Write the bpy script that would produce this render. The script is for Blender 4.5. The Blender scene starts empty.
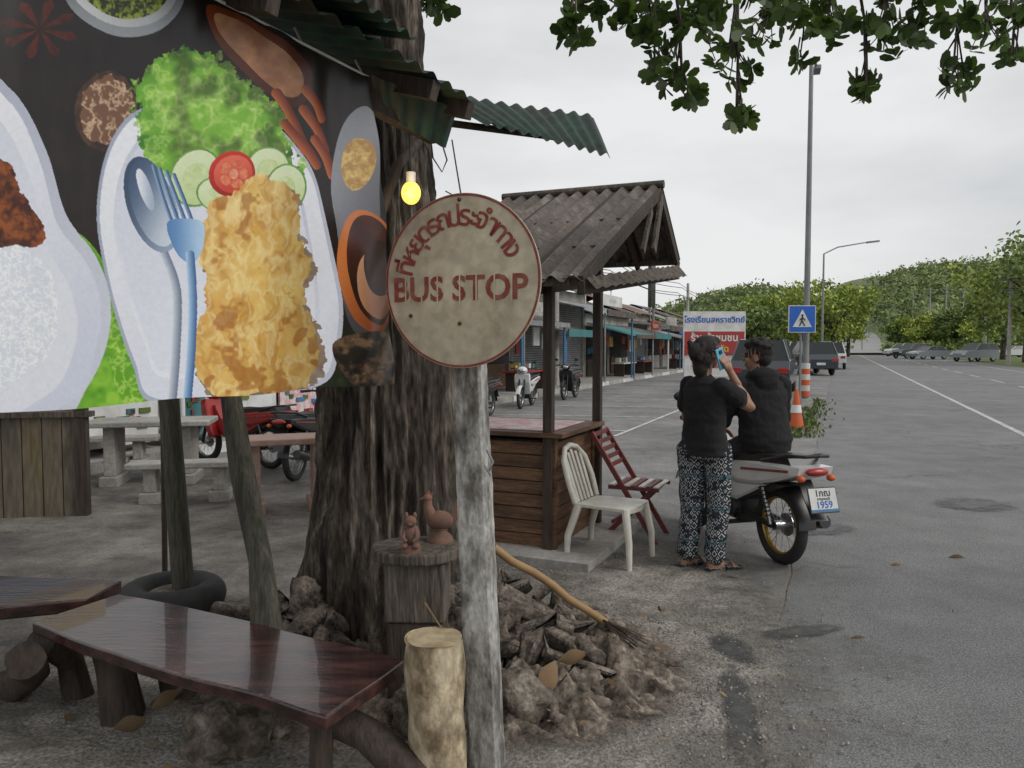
import bpy, bmesh, math, random
import numpy as np
from mathutils import Vector, Matrix, noise, kdtree
random.seed(7); rng=np.random.default_rng(7)
V=Vector
CAMH=1.6; F=770.; PITCH=math.radians(2.9)
# ---------- survey helpers: bearing + distance -> metres
def ray(px,py):
    x=(px-512)/F; y=(384-py)/F; c,s=math.cos(PITCH),math.sin(PITCH)
    return V((x,c+y*s,-s+y*c))
def P(px,py,d):
    r=ray(px,py); return r*(d/r.y)+V((0,0,CAMH))
def G(px,py,z=0):
    r=ray(px,py); return r*((z-CAMH)/r.z)+V((0,0,CAMH))
# ---------- materials
def M(name,c1,c2=None,scale=6,rough=.7,bump=0,bscale=None,metal=0,stretch=(1,1,1),detail=6,lo=.35,hi=.65,c3=None,fine=None,island=0,coat=0,trans=0,fade=0,big=None,crack=0):
    m=bpy.data.materials.new(name); m.use_nodes=True; nt=m.node_tree; N=nt.nodes; L=nt.links
    b=N['Principled BSDF']; b.inputs['Roughness'].default_value=rough; b.inputs['Metallic'].default_value=metal
    b.inputs['Coat Weight'].default_value=coat
    tc=N.new('ShaderNodeTexCoord'); mp=N.new('ShaderNodeMapping'); mp.inputs['Scale'].default_value=stretch
    L.new(tc.outputs['Object'],mp.inputs[0])
    if c2 is None: c2=tuple(x*.75 for x in c1)
    n=N.new('ShaderNodeTexNoise'); n.inputs['Scale'].default_value=scale; n.inputs['Detail'].default_value=detail; n.inputs['Roughness'].default_value=.6
    L.new(mp.outputs[0],n.inputs['Vector'])
    r=N.new('ShaderNodeValToRGB'); e=r.color_ramp.elements
    e[0].position=lo; e[0].color=(*c1,1); e[1].position=hi; e[1].color=(*c2,1)
    if c3: x=e.new((lo+hi)/2+.04); x.color=(*c3,1)
    L.new(n.outputs['Fac'],r.inputs[0]); col=r.outputs[0]
    def scl(col,o):
        mx=N.new('ShaderNodeVectorMath'); mx.operation='SCALE'; L.new(col,mx.inputs[0]); L.new(o,mx.inputs['Scale']); return mx.outputs[0]
    def mul(col,fs,lo2,hi2,a=.35,z=.65):
        n2=N.new('ShaderNodeTexNoise'); n2.inputs['Scale'].default_value=fs; n2.inputs['Detail'].default_value=3
        L.new(mp.outputs[0],n2.inputs['Vector'])
        mr=N.new('ShaderNodeMapRange'); mr.inputs[1].default_value=a; mr.inputs[2].default_value=z; mr.inputs[3].default_value=lo2; mr.inputs[4].default_value=hi2
        L.new(n2.outputs['Fac'],mr.inputs[0]); return scl(col,mr.outputs[0])
    if fine: col=mul(col,*fine)
    if big: col=mul(col,*big)
    if crack:
        nd=N.new('ShaderNodeTexNoise'); nd.inputs['Scale'].default_value=2.5; nd.inputs['Detail'].default_value=5; L.new(mp.outputs[0],nd.inputs['Vector'])
        ad=N.new('ShaderNodeVectorMath'); ad.operation='ADD'; L.new(mp.outputs[0],ad.inputs[0]); L.new(nd.outputs['Color'],ad.inputs[1])
        vo=N.new('ShaderNodeTexVoronoi'); vo.feature='DISTANCE_TO_EDGE'; vo.inputs['Scale'].default_value=crack; L.new(ad.outputs[0],vo.inputs['Vector'])
        nm=N.new('ShaderNodeTexNoise'); nm.inputs['Scale'].default_value=.8; L.new(mp.outputs[0],nm.inputs['Vector'])
        m0=N.new('ShaderNodeMapRange'); m0.inputs[1].default_value=.47; m0.inputs[2].default_value=.6; m0.inputs[3].default_value=1; m0.inputs[4].default_value=.62; L.new(nm.outputs['Fac'],m0.inputs[0])
        mr=N.new('ShaderNodeMapRange'); mr.inputs[1].default_value=.002; mr.inputs[2].default_value=.009; mr.inputs[4].default_value=1; L.new(vo.outputs['Distance'],mr.inputs[0]); L.new(m0.outputs[0],mr.inputs[3]); col=scl(col,mr.outputs[0])
    if island:
        g=N.new('ShaderNodeNewGeometry'); mr=N.new('ShaderNodeMapRange'); mr.inputs[3].default_value=1-island; mr.inputs[4].default_value=1+island
        L.new(g.outputs['Random Per Island'],mr.inputs[0]); col=scl(col,mr.outputs[0])
    L.new(col,b.inputs['Base Color'])
    if bump:
        n3=N.new('ShaderNodeTexNoise'); n3.inputs['Scale'].default_value=bscale or scale*3; n3.inputs['Detail'].default_value=6; L.new(mp.outputs[0],n3.inputs['Vector']); o=n3.outputs['Fac']
        bp=N.new('ShaderNodeBump'); bp.inputs['Strength'].default_value=bump; bp.inputs['Distance'].default_value=.02
        L.new(o,bp.inputs['Height']); L.new(bp.outputs[0],b.inputs['Normal'])
    if fade:
        a=N.new('ShaderNodeAttribute'); a.attribute_name='Col'; n4=N.new('ShaderNodeTexNoise'); n4.inputs['Scale'].default_value=fade; n4.inputs['Detail'].default_value=9; n4.inputs['Roughness'].default_value=.7
        L.new(tc.outputs['Object'],n4.inputs['Vector']); ad=N.new('ShaderNodeMath'); ad.operation='ADD'; L.new(a.outputs['Fac'],ad.inputs[0]); L.new(n4.outputs['Fac'],ad.inputs[1])
        mr=N.new('ShaderNodeMapRange'); mr.inputs[1].default_value=.60; mr.inputs[2].default_value=.98; L.new(ad.outputs[0],mr.inputs[0]); L.new(mr.outputs[0],b.inputs['Alpha'])
    if trans:
        t=N.new('ShaderNodeBsdfTranslucent'); L.new(col,t.inputs[0]); mxs=N.new('ShaderNodeMixShader'); mxs.inputs[0].default_value=trans
        L.new(b.outputs[0],mxs.inputs[1]); L.new(t.outputs[0],mxs.inputs[2]); L.new(mxs.outputs[0],N['Material Output'].inputs[0])
    return m
def EM(name,c,st):
    m=bpy.data.materials.new(name); m.use_nodes=True; b=m.node_tree.nodes['Principled BSDF']
    b.inputs['Base Color'].default_value=(*c,1); b.inputs['Emission Color'].default_value=(*c,1); b.inputs['Emission Strength'].default_value=st; return m
def VC(name,rough=.4):
    m=bpy.data.materials.new(name); m.use_nodes=True; nt=m.node_tree; N=nt.nodes; b=N['Principled BSDF']; b.inputs['Roughness'].default_value=rough
    a=N.new('ShaderNodeAttribute'); a.attribute_name='Col'; nt.links.new(a.outputs['Color'],b.inputs['Base Color'])
    t=N.new('ShaderNodeBsdfTranslucent'); nt.links.new(a.outputs['Color'],t.inputs[0]); mx=N.new('ShaderNodeMixShader'); mx.inputs[0].default_value=.1
    nt.links.new(b.outputs[0],mx.inputs[1]); nt.links.new(t.outputs[0],mx.inputs[2]); nt.links.new(mx.outputs[0],N['Material Output'].inputs[0]); return m
m_asph=M('asphalt',(.145,.144,.14),(.245,.24,.23),scale=.55,rough=.85,bump=.6,bscale=110,fine=(95,.62,1.35),big=(3.2,.86,1.12),detail=10,crack=.35)
m_road=M('road_asphalt',(.155,.157,.157),(.20,.20,.198),scale=.35,rough=.85,bump=.6,bscale=120,fine=(110,.6,1.4),big=(2.2,.88,1.1),detail=10,crack=.28)
m_ground=M('ground_dust',(.17,.155,.135),(.24,.22,.19),scale=1.2,rough=.95,bump=.5,bscale=60,fine=(50,.75,1.2))
m_conc_dark=M('worn_concrete',(.11,.10,.088),(.25,.228,.2),scale=1.4,rough=.8,bump=.5,bscale=25,fine=(60,.72,1.2),big=(5,.8,1.15),fade=2,crack=.5)
m_conc=M('concrete',(.28,.27,.25),(.42,.40,.37),scale=3,rough=.85,bump=.3,bscale=40,fine=(30,.85,1.1))
m_sand=M('sandy_dirt',(.20,.185,.16),(.34,.315,.28),scale=4,rough=.95,bump=.9,bscale=45,fine=(70,.6,1.35),fade=5)
m_mound=M('root_soil',(.065,.05,.038),(.27,.23,.185),scale=9,rough=.95,bump=1,bscale=26,fine=(50,.6,1.35),c3=(.155,.125,.098),fade=9)
m_rock=M('rough_stone',(.07,.056,.044),(.25,.22,.18),scale=10,rough=.95,bump=1,bscale=30,fine=(50,.7,1.3),c3=(.15,.125,.10))
m_bark=M('bark',(.024,.019,.015),(.19,.16,.13),scale=11,rough=.95,bump=1,bscale=30,stretch=(1,1,.22),c3=(.08,.064,.05),fine=(70,.5,1.4),big=(2,.7,1.15))
m_root=M('root_bark',(.05,.04,.032),(.23,.19,.155),scale=10,rough=.95,bump=1,bscale=34,fine=(60,.6,1.3))
m_paint=M('white_road_paint',(.58,.58,.56),(.24,.24,.235),scale=6,rough=.7,lo=.42,hi=.68,fine=(60,.75,1.1))
m_white=M('white_paint',(.7,.7,.69),(.52,.52,.5),scale=3,rough=.5)
m_plastic=M('white_plastic',(.68,.66,.58),(.5,.48,.42),scale=6,rough=.4)
m_greenroof=M('green_tin',(.015,.06,.042),(.035,.04,.03),scale=4,rough=.6,metal=.1,bump=.15,fine=(12,.7,1.3))
m_tin=M('old_grey_tin',(.085,.078,.073),(.19,.17,.152),scale=5,rough=.6,metal=.3,fine=(25,.7,1.2),c3=(.13,.10,.08),bump=.2,big=(1.5,.75,1.2))
m_rust=M('rusty_tin',(.17,.075,.04),(.22,.17,.145),scale=1,rough=.8)
m_woodd=M('dark_wood',(.03,.022,.017),(.075,.055,.042),scale=8,rough=.8,stretch=(4,4,.5),bump=.4)
m_woodg=M('weathered_wood',(.05,.042,.033),(.15,.125,.10),scale=10,rough=.85,stretch=(3,3,.4),bump=.6,fine=(30,.7,1.25))
m_mossw=M('mossy_post',(.035,.038,.026),(.10,.092,.07),scale=8,rough=.9,stretch=(3,3,.4),bump=.6,fine=(30,.7,1.25))
m_plank=M('brown_plank',(.10,.048,.024),(.21,.11,.056),scale=5,rough=.6,stretch=(1,1,8),bump=.3,fine=(30,.7,1.2),island=.25,big=(1.6,.75,1.2))
m_bench=M('varnished_wood',(.020,.010,.010),(.065,.027,.023),scale=4,rough=.24,stretch=(1,5,5),bump=.14,coat=.4,bscale=12,big=(3,.6,1.4))
m_log=M('cut_log_bark',(.17,.12,.07),(.5,.42,.29),scale=7,rough=.85,bump=.9,bscale=24,stretch=(1,1,.6),c3=(.4,.33,.22),lo=.36,hi=.5,fine=(25,.75,1.2))
m_logtop=M('cut_log_end',(.45,.37,.24),(.26,.19,.11),scale=16,rough=.8)
m_postc=M('painted_concrete_post',(.14,.13,.115),(.46,.45,.42),scale=9,rough=.8,bump=.6,bscale=34,stretch=(1,1,.45),lo=.38,hi=.52,fine=(70,.7,1.15),big=(3,.8,1.1))
m_terr=M('terracotta',(.22,.11,.075),(.13,.075,.055),scale=12,rough=.8,bump=.2)
m_black=M('black_rubber',(.02,.02,.02),(.035,.035,.035),scale=10,rough=.8)
m_blackp=M('black_plastic',(.015,.015,.016),(.02,.02,.02),rough=.35)
m_steel=M('steel',(.45,.45,.46),(.3,.3,.3),scale=10,rough=.3,metal=1)
m_galv=M('galvanised_steel',(.26,.27,.27),(.2,.21,.21),scale=3,rough=.6,metal=.4)
m_gold=M('gold_rim',(.5,.33,.08),(.4,.27,.07),rough=.35,metal=.8)
m_silver=M('silver_paint',(.74,.74,.72),(.62,.62,.61),scale=2,rough=.3,metal=.0,coat=.5)
m_red=M('red_plastic',(.35,.02,.015),(.3,.02,.02),rough=.35,coat=.3)
m_redc=M('red_brown_paint',(.22,.05,.045),(.13,.04,.035),scale=8,rough=.6)
m_dred=M('faded_red_paint',(.24,.04,.035),(.3,.12,.09),scale=26,rough=.6,lo=.45,hi=.7)
m_cream=M('faded_cream_sign',(.58,.52,.40),(.34,.28,.19),scale=4.5,rough=.6,bump=.1,c3=(.50,.44,.33),fine=(22,.82,1.1),big=(1.8,.8,1.08),lo=.4,hi=.72)
m_blue=M('blue_sign',(.01,.12,.5),(.012,.1,.42),rough=.4)
m_glass=M('dark_glass',(.015,.02,.022),(.02,.025,.03),rough=.2)
m_orange=M('orange_plastic',(.6,.11,.025),(.5,.1,.03),rough=.5)
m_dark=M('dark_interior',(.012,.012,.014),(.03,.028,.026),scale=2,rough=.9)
m_shut=M('roller_shutter',(.28,.29,.3),(.18,.18,.19),scale=2,rough=.5)
m_wall=M('shop_plaster',(.40,.38,.35),(.25,.23,.21),scale=1.2,rough=.9,fine=(5,.8,1.15))
m_skin=M('skin',(.34,.185,.12),(.28,.15,.095),scale=10,rough=.5)
m_hair=M('dark_hair',(.008,.006,.005),(.018,.011,.008),scale=14,rough=.65,stretch=(3,3,.6),bump=.8,bscale=60)
m_tshirt=M('black_cotton',(.009,.009,.010),(.015,.015,.016),scale=6,rough=.95,bump=.4,bscale=12)
m_hoodie=M('black_hoodie',(.006,.006,.007),(.011,.011,.013),scale=5,rough=.95,bump=.5,bscale=10)
m_jean=M('dark_trousers',(.015,.017,.022),(.03,.032,.04),scale=5,rough=.9)
m_phone=M('phone_case',(.12,.42,.6),(.1,.36,.55),rough=.3)
m_leafn=M('near_leaves',(.035,.065,.012),(.09,.15,.028),scale=2,rough=.5,island=.45,trans=.5)
m_crown=M('crown_leaves',(.02,.045,.01),(.045,.08,.018),scale=1,rough=.6,island=.3)
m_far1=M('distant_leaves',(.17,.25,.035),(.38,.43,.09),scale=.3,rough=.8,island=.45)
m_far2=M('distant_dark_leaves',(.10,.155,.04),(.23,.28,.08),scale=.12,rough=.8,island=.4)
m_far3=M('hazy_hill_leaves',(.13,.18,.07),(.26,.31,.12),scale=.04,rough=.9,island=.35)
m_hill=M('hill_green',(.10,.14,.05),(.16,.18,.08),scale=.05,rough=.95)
m_grass=M('grass',(.06,.10,.02),(.12,.15,.04),scale=.5,rough=.9,island=.3)
m_dry=M('dry_leaf',(.15,.085,.045),(.2,.14,.07),scale=5,rough=.85,island=.5)
m_stain=M('oil_stain',(.045,.045,.044),(.10,.10,.097),scale=14,rough=.5,fine=(90,.7,1.2),fade=9)
m_bamboo=M('bamboo_stick',(.35,.22,.1),(.25,.15,.07),scale=8,rough=.6)
m_dustblue=M('blue_paint',(.05,.2,.4),(.06,.16,.3),rough=.6)
m_yel=M('yellow_print',(.7,.45,.05),(.6,.4,.05),rough=.5)
m_pink=M('pink_cloth',(.6,.35,.38),(.6,.56,.53),scale=9,rough=.8,lo=.48,hi=.52)
m_carw=M('white_car_paint',(.65,.66,.67),(.6,.6,.6),rough=.25,coat=.5)
m_carg=M('dark_car_paint',(.03,.045,.06),(.04,.05,.06),rough=.2,coat=.7)
m_cars=M('grey_car_paint',(.25,.27,.3),(.2,.22,.25),rough=.25,coat=.5)
m_teal=M('teal_awning',(.05,.2,.2),(.04,.15,.16),scale=1,rough=.7)
m_gravel=M('gravel_stone',(.13,.118,.10),(.30,.28,.25),scale=20,rough=.95,island=.45)
def pants():
    m=bpy.data.materials.new('patterned_trousers'); m.use_nodes=True; nt=m.node_tree; N=nt.nodes; L=nt.links; b=N['Principled BSDF']; b.inputs['Roughness'].default_value=.9
    tc=N.new('ShaderNodeTexCoord'); mp=N.new('ShaderNodeMapping'); mp.inputs['Rotation'].default_value=(0,0,.6); L.new(tc.outputs['Object'],mp.inputs[0])
    sep=N.new('ShaderNodeSeparateXYZ'); L.new(mp.outputs[0],sep.inputs[0])
    def mth(op,a,b2=None):
        n=N.new('ShaderNodeMath'); n.operation=op
        for i,x in enumerate((a,b2)):
            if x is None: continue
            if isinstance(x,(int,float)): n.inputs[i].default_value=x
            else: L.new(x,n.inputs[i])
        return n.outputs[0]
    u=mth('PINGPONG',mth('MULTIPLY',sep.outputs[0],26.),.5)
    w=mth('PINGPONG',mth('MULTIPLY',sep.outputs[2],17.),.5)
    ring=mth('PINGPONG',mth('MULTIPLY',mth('ADD',u,w),2.4),.5)
    white=mth('GREATER_THAN',ring,.33)
    band=mth('FRACT',mth('MULTIPLY',sep.outputs[2],4.3))
    inb=mth('GREATER_THAN',band,.88)
    nz=N.new('ShaderNodeTexNoise'); nz.inputs['Scale'].default_value=30; L.new(mp.outputs[0],nz.inputs['Vector'])
    wn=mth('MULTIPLY',white,mth('GREATER_THAN',nz.outputs['Fac'],.45))
    mx=N.new('ShaderNodeMix'); mx.data_type='RGBA'; L.new(wn,mx.inputs[0]); mx.inputs[6].default_value=(.014,.018,.026,1); mx.inputs[7].default_value=(.44,.46,.46,1)
    m2=N.new('ShaderNodeMix'); m2.data_type='RGBA'; L.new(mth('MULTIPLY',inb,mth('GREATER_THAN',u,.2)),m2.inputs[0]); L.new(mx.outputs[2],m2.inputs[6]); m2.inputs[7].default_value=(.06,.12,.15,1)
    L.new(m2.outputs[2],b.inputs['Base Color']); return m
m_pants=pants()
# ---------- mesh builder
class B:
    def __init__(S): S.v=[];S.f=[];S.mi=[];S.sm=[];S.mats=[]
    def mid(S,m):
        if m not in S.mats:S.mats.append(m)
        return S.mats.index(m)
    def add(S,vs,fs,m,smooth=False):
        o=len(S.v); S.v+= [tuple(x) for x in vs]; i=S.mid(m)
        for f in fs: S.f.append([o+k for k in f]); S.mi.append(i); S.sm.append(smooth)
    def box(S,c,sz,m,X=(1,0,0),Y=None,Z=(0,0,1)):
        X=V(X).normalized(); Z=V(Z).normalized(); Yv=V(Y).normalized() if Y else Z.cross(X).normalized()
        c=V(c); h=[k/2 for k in sz]; vs=[c+X*h[0]*a+Yv*h[1]*b+Z*h[2]*e for e in(-1,1) for b in(-1,1) for a in(-1,1)]
        S.add(vs,[(0,2,3,1),(4,5,7,6),(0,1,5,4),(2,6,7,3),(0,4,6,2),(1,3,7,5)],m)
    def beam(S,a,b,w,h,m,up=(0,0,1)):
        a=V(a);b=V(b); d=(b-a); Z=V(up); Yv=Z.cross(d).normalized(); Z=d.cross(Yv).normalized()
        S.box((a+b)/2,(d.length,w,h),m,X=d,Y=Yv,Z=Z)
    def tube(S,pts,r,m,n=12,cap=True,smooth=True,jit=0):
        pts=[V(p) for p in pts]
        if not hasattr(r,'__len__'): r=[r]*len(pts)
        vs=[];up=V((0,0,1)); prev=None
        for i,p in enumerate(pts):
            d=(pts[min(i+1,len(pts)-1)]-pts[max(i-1,0)]).normalized()
            if prev is None:
                a=d.cross(up if abs(d.z)<.95 else V((1,0,0))).normalized()
            else: a=(prev-d*prev.dot(d)).normalized()
            prev=a; b2=d.cross(a)
            for k in range(n):
                t=2*math.pi*k/n; rr=r[i]*(1+(jit*noise.noise(p*6+V((math.cos(t),math.sin(t),0))) if jit else 0))
                vs.append(p+(a*math.cos(t)+b2*math.sin(t))*rr)
        fs=[(i*n+k,i*n+(k+1)%n,(i+1)*n+(k+1)%n,(i+1)*n+k) for i in range(len(pts)-1) for k in range(n)]
        S.add(vs,fs,m,smooth)
        if cap: S.add(vs[:n][::-1],[tuple(range(n))],m); S.add(vs[-n:],[tuple(range(n))],m)
    def ell(S,c,r,m,R=None,n=16,k=10):
        c=V(c); R=R or Matrix.Identity(3); vs=[]
        for i in range(k+1):
            p=math.pi*i/k
            for j in range(n):
                t=2*math.pi*j/n; vs.append(c+R@V((r[0]*math.sin(p)*math.cos(t),r[1]*math.sin(p)*math.sin(t),r[2]*math.cos(p))))
        S.add(vs,[(i*n+j,(i+1)*n+j,(i+1)*n+(j+1)%n,i*n+(j+1)%n) for i in range(k) for j in range(n)],m,True)
    def prism(S,top,off,m,smooth=False):
        top=[V(p) for p in top]; off=V(off); n=len(top); vs=top+[p+off for p in top]
        S.add(vs,[tuple(range(n)),tuple(range(2*n-1,n-1,-1))]+[(i,i+n,(i+1)%n+n,(i+1)%n) for i in range(n)],m,smooth)
    def torus(S,c,axis,R,r,m,n=32,k=10,flat=1):
        c=V(c); axis=V(axis).normalized(); a=axis.cross(V((0,0,1)) if abs(axis.z)<.9 else V((1,0,0))).normalized(); b2=axis.cross(a); vs=[]
        for i in range(n):
            t=2*math.pi*i/n; d=a*math.cos(t)+b2*math.sin(t)
            for j in range(k):
                q=2*math.pi*j/k; vs.append(c+d*(R+r*math.cos(q))+axis*r*flat*math.sin(q))
        S.add(vs,[(i*k+j,((i+1)%n)*k+j,((i+1)%n)*k+(j+1)%k,i*k+(j+1)%k) for i in range(n) for j in range(k)],m,True)
    def sheet(S,c00,c10,c11,c01,m,nc=10,amp=.012,nv=6):
        c00,c10,c11,c01=[V(c) for c in(c00,c10,c11,c01)]; nrm=(c10-c00).cross(c01-c00).normalized(); nu=nc*8; vs=[]
        for j in range(nv+1):
            for i in range(nu+1):
                u=i/nu;v=j/nv; p=(c00*(1-u)+c10*u)*(1-v)+(c01*(1-u)+c11*u)*v
                vs.append(p+nrm*(amp*math.cos(2*math.pi*nc*u)+.008*noise.noise(p*2)))
        w=nu+1
        S.add(vs,[(j*w+i,j*w+i+1,(j+1)*w+i+1,(j+1)*w+i) for j in range(nv) for i in range(nu)],m,True)
    def text(S,st,o,xa,ya,size,m,bold=0,center=True,lift=0,ax='CENTER',ay='CENTER'):
        cu=bpy.data.curves.new('t','FONT'); cu.body=st; cu.size=size; cu.offset=bold; cu.resolution_u=3
        cu.align_x=ax if center else 'LEFT'
        if center: cu.align_y=ay
        ob=bpy.data.objects.new('t',cu); bpy.context.scene.collection.objects.link(ob)
        dg=bpy.context.evaluated_depsgraph_get(); ev=ob.evaluated_get(dg); me=ev.to_mesh()
        xa=V(xa).normalized(); ya=V(ya).normalized(); nn=xa.cross(ya); o=V(o)+nn*lift
        S.add([o+xa*v.co.x+ya*v.co.y for v in me.vertices],[tuple(p.vertices) for p in me.polygons],m)
        ev.to_mesh_clear(); bpy.data.objects.remove(ob)
    def xf(S,T): S.v=[tuple(T@V(p)) for p in S.v]; return S
    def build(S,name,bevel=0,fade=None):
        me=bpy.data.meshes.new(name); me.from_pydata(S.v,[],S.f)
        for m in S.mats: me.materials.append(m)
        me.polygons.foreach_set('material_index',S.mi); me.polygons.foreach_set('use_smooth',S.sm)
        if fade is not None:
            ca=me.color_attributes.new('Col','FLOAT_COLOR','POINT'); a=np.ones((len(fade),4),np.float32); a[:,:3]=np.array(fade)[:,None]; ca.data.foreach_set('color',a.ravel())
        me.update()
        ob=bpy.data.objects.new(name,me); bpy.context.scene.collection.objects.link(ob)
        if bevel:
            md=ob.modifiers.new('b','BEVEL'); md.width=bevel; md.segments=2; md.limit_method='ANGLE'; md.angle_limit=math.radians(40)
        return ob
def TR(loc,ang,sc=1): return Matrix.Translation(V(loc))@Matrix.Rotation(ang,4,'Z')@Matrix.Scale(sc,4)
def npmesh(name,verts,nper,mat):
    verts=np.asarray(verts,dtype=np.float32); nf=len(verts)//nper
    me=bpy.data.meshes.new(name); me.vertices.add(len(verts)); me.vertices.foreach_set('co',verts.ravel())
    me.loops.add(len(verts)); me.loops.foreach_set('vertex_index',np.arange(len(verts),dtype=np.int32))
    me.polygons.add(nf); me.polygons.foreach_set('loop_start',np.arange(0,len(verts),nper,dtype=np.int32))
    me.update(calc_edges=True); me.materials.append(mat)
    ob=bpy.data.objects.new(name,me); bpy.context.scene.collection.objects.link(ob); return ob
LEAF=np.array([[0,0,0],[.22,.3,.03],[.3,.65,.02],[.14,.95,-.03],[-.14,.95,-.03],[-.3,.65,.02],[-.22,.3,.03]])
def leafverts(c,dirs,nrm,size):
    c=np.asarray(c);d=np.asarray(dirs);n=np.asarray(nrm)
    d=d/np.linalg.norm(d,axis=1,keepdims=True); x=np.cross(d,n); x/=np.linalg.norm(x,axis=1,keepdims=True)+1e-9; n=np.cross(x,d)
    L=LEAF; sz=np.asarray(size)[:,None,None]
    return (c[:,None,:]+sz*(L[None,:,0,None]*x[:,None,:]+L[None,:,1,None]*d[:,None,:]+L[None,:,2,None]*n[:,None,:])).reshape(-1,3)
def cloud(cs,rs,cnt,size,sub=12):
    C=[]
    for c,r in zip(cs,rs):
        k=rng.normal(size=(sub,3)); k/=np.linalg.norm(k,axis=1,keepdims=True); k*=rng.uniform(.45,1,(sub,1))
        per=cnt//sub; p=np.repeat(k,per,0)+rng.normal(size=(sub*per,3))*.20
        C.append(np.array(c)+p*np.array(r))
    C=np.concatenate(C); n=len(C); d=rng.normal(size=(n,3)); nn=rng.normal(size=(n,3)); 
    return leafverts(C,d,nn,rng.uniform(.6,1.3,n)*size)
# ================= frames
rA=V((.39,.921,0)).normalized(); nA=V((rA.y,-rA.x,0))
def rd(a,n,z=0): return rA*a+nA*n+V((0,0,z))
# ================= GROUND
b=B(); g=600
b.add([(-g,-60,0),(g,-60,0),(g,900,0),(-g,900,0)],[(0,1,2,3)],m_ground); b.build('ground')
def strip(name,a0,a1,n0,n1,z,m):
    b=B(); b.add([rd(a0,n0,z),rd(a0,n1,z),rd(a1,n1,z),rd(a1,n0,z)],[(0,1,2,3)],m); return b.build(name)
strip('parking_lot',-8,150,-8.5,-.3,.004,m_asph)
b=B(); ed=[]
for i in range(400):
    a=-8+i*.35; ed.append(rd(a,-.28+.05*noise.noise(V((a*1.7,0,0)))+.03*noise.noise(V((a*7,3,0))),.007))
for i in range(len(ed)-1): b.add([ed[i],ed[i]+nA*12.3,ed[i+1]+nA*12.3,ed[i+1]],[(0,1,2,3)],m_road)
b.build('road')
b=B(); b.box(rd(34,-9.6,.07),(72,2.2,.14),m_conc,X=rA); 
for i in range(36): b.box(rd(-1+i*2,-8.47,.075),(1.9,.07,.155),m_white if i%2 else m_conc,X=rA)
b.build('pavement')
b=B()
def line(a0,a1,n0,n1,z=.012): b.add([rd(a0,n0,z),rd(a0,n1,z),rd(a1,n1,z),rd(a1,n0,z)],[(0,1,2,3)],m_paint)
line(-5,150,3.0,3.12); line(-5,150,9.9,10.02)
for k in range(24): line(-4+k*6,-1+k*6,6.4,6.52)
for k in range(12):
    a=11+k*2.9; q=[rd(a,-3.6,.009),rd(a+.1,-3.6,.009),rd(a+.1-.9,-8.2,.009),rd(a-.9,-8.2,.009)]; b.add(q,[(0,1,2,3)],m_paint)
line(13,43,-3.60,-3.52,.0135)
b.build('road_markings')
def blob(name,c,rx,ry,z,m,n=48,ang=0,rings=8):
    b=B(); vs=[(c[0],c[1],z)]; fd=[.6]
    for k in range(1,rings+1):
        q=k/rings
        for i in range(n):
            t=2*math.pi*i/n; x=rx*q*math.cos(t); y=ry*q*math.sin(t)
            vs.append((c[0]+x*math.cos(ang)-y*math.sin(ang),c[1]+x*math.sin(ang)+y*math.cos(ang),z)); fd.append(.6*(1-q*q)-.05)
    fs=[(0,1+i,1+(i+1)%n) for i in range(n)]+[(1+k*n+i,1+(k+1)*n+i,1+(k+1)*n+(i+1)%n,1+k*n+(i+1)%n) for k in range(rings-1) for i in range(n)]
    b.add(vs,fs,m); return b.build(name,fade=fd)
blob('concrete_floor',(-4.2,5.2),7.0,6.4,.0105,m_conc_dark)
blob('sandy_soil',(.35,3.7),1.3,2.7,.014,m_sand,ang=-.38)
blob('sandy_soil',(-.2,2.3),1.6,1.4,.0175,m_sand)
blob('sandy_soil',(.9,5.0),.9,.8,.021,m_sand)
blob('sandy_soil',(-1.2,3.5),1.8,1.5,.0245,m_sand)
blob('oil_stain',(.98,3.25),.09,.62,.0158,m_stain,ang=-.2)
blob('oil_stain',(1.62,4.2),.36,.10,.0158,m_stain,ang=.3)
blob('oil_stain',(1.15,3.95),.12,.26,.0192,m_stain,ang=.1)
blob('oil_stain',(2.6,6.6),.45,.3,.0158,m_stain,ang=.1)
blob('oil_stain',(3.4,9.5),.9,.3,.0158,m_stain,ang=.9)
blob('oil_stain',(4.6,7.6),.5,.4,.0158,m_stain,ang=.4)
# mound with roots
b=B(); nx,ny=190,150; x0,x1,y0,y1=-1.75,1.15,2.6,5.0; vs=[]; fd=[]
for j in range(ny+1):
    for i in range(nx+1):
        x=x0+(x1-x0)*i/nx; y=y0+(y1-y0)*j/ny
        d=max(0,1-math.hypot((x-.05)/.88,(y-3.75)/.9)); d2=max(0,1-math.hypot((x+.8)/.95,(y-3.85)/1.0))
        env=max(d,d2); q=V((x*4.2,y*4.2,0)); rg=1-abs(noise.noise(q))*2.4; rg2=noise.noise(q*2.7); rg3=1-2.2*abs(noise.noise(q*3.3+V((5,5,0))))
        k=min(1,env*1.9)
        vs.append((x,y,.012+k*(.06+.10*max(rg,0)+.055*rg2+.04*max(rg3,0)+.03*noise.noise(q*7)+.016*noise.noise(q*16)))); fd.append(min(1,env*2.4)-.05)
w=nx+1; b.add(vs,[(j*w+i,j*w+i+1,(j+1)*w+i+1,(j+1)*w+i) for j in range(ny) for i in range(nx)],m_mound,True); b.build('soil_mound',fade=fd)
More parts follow.
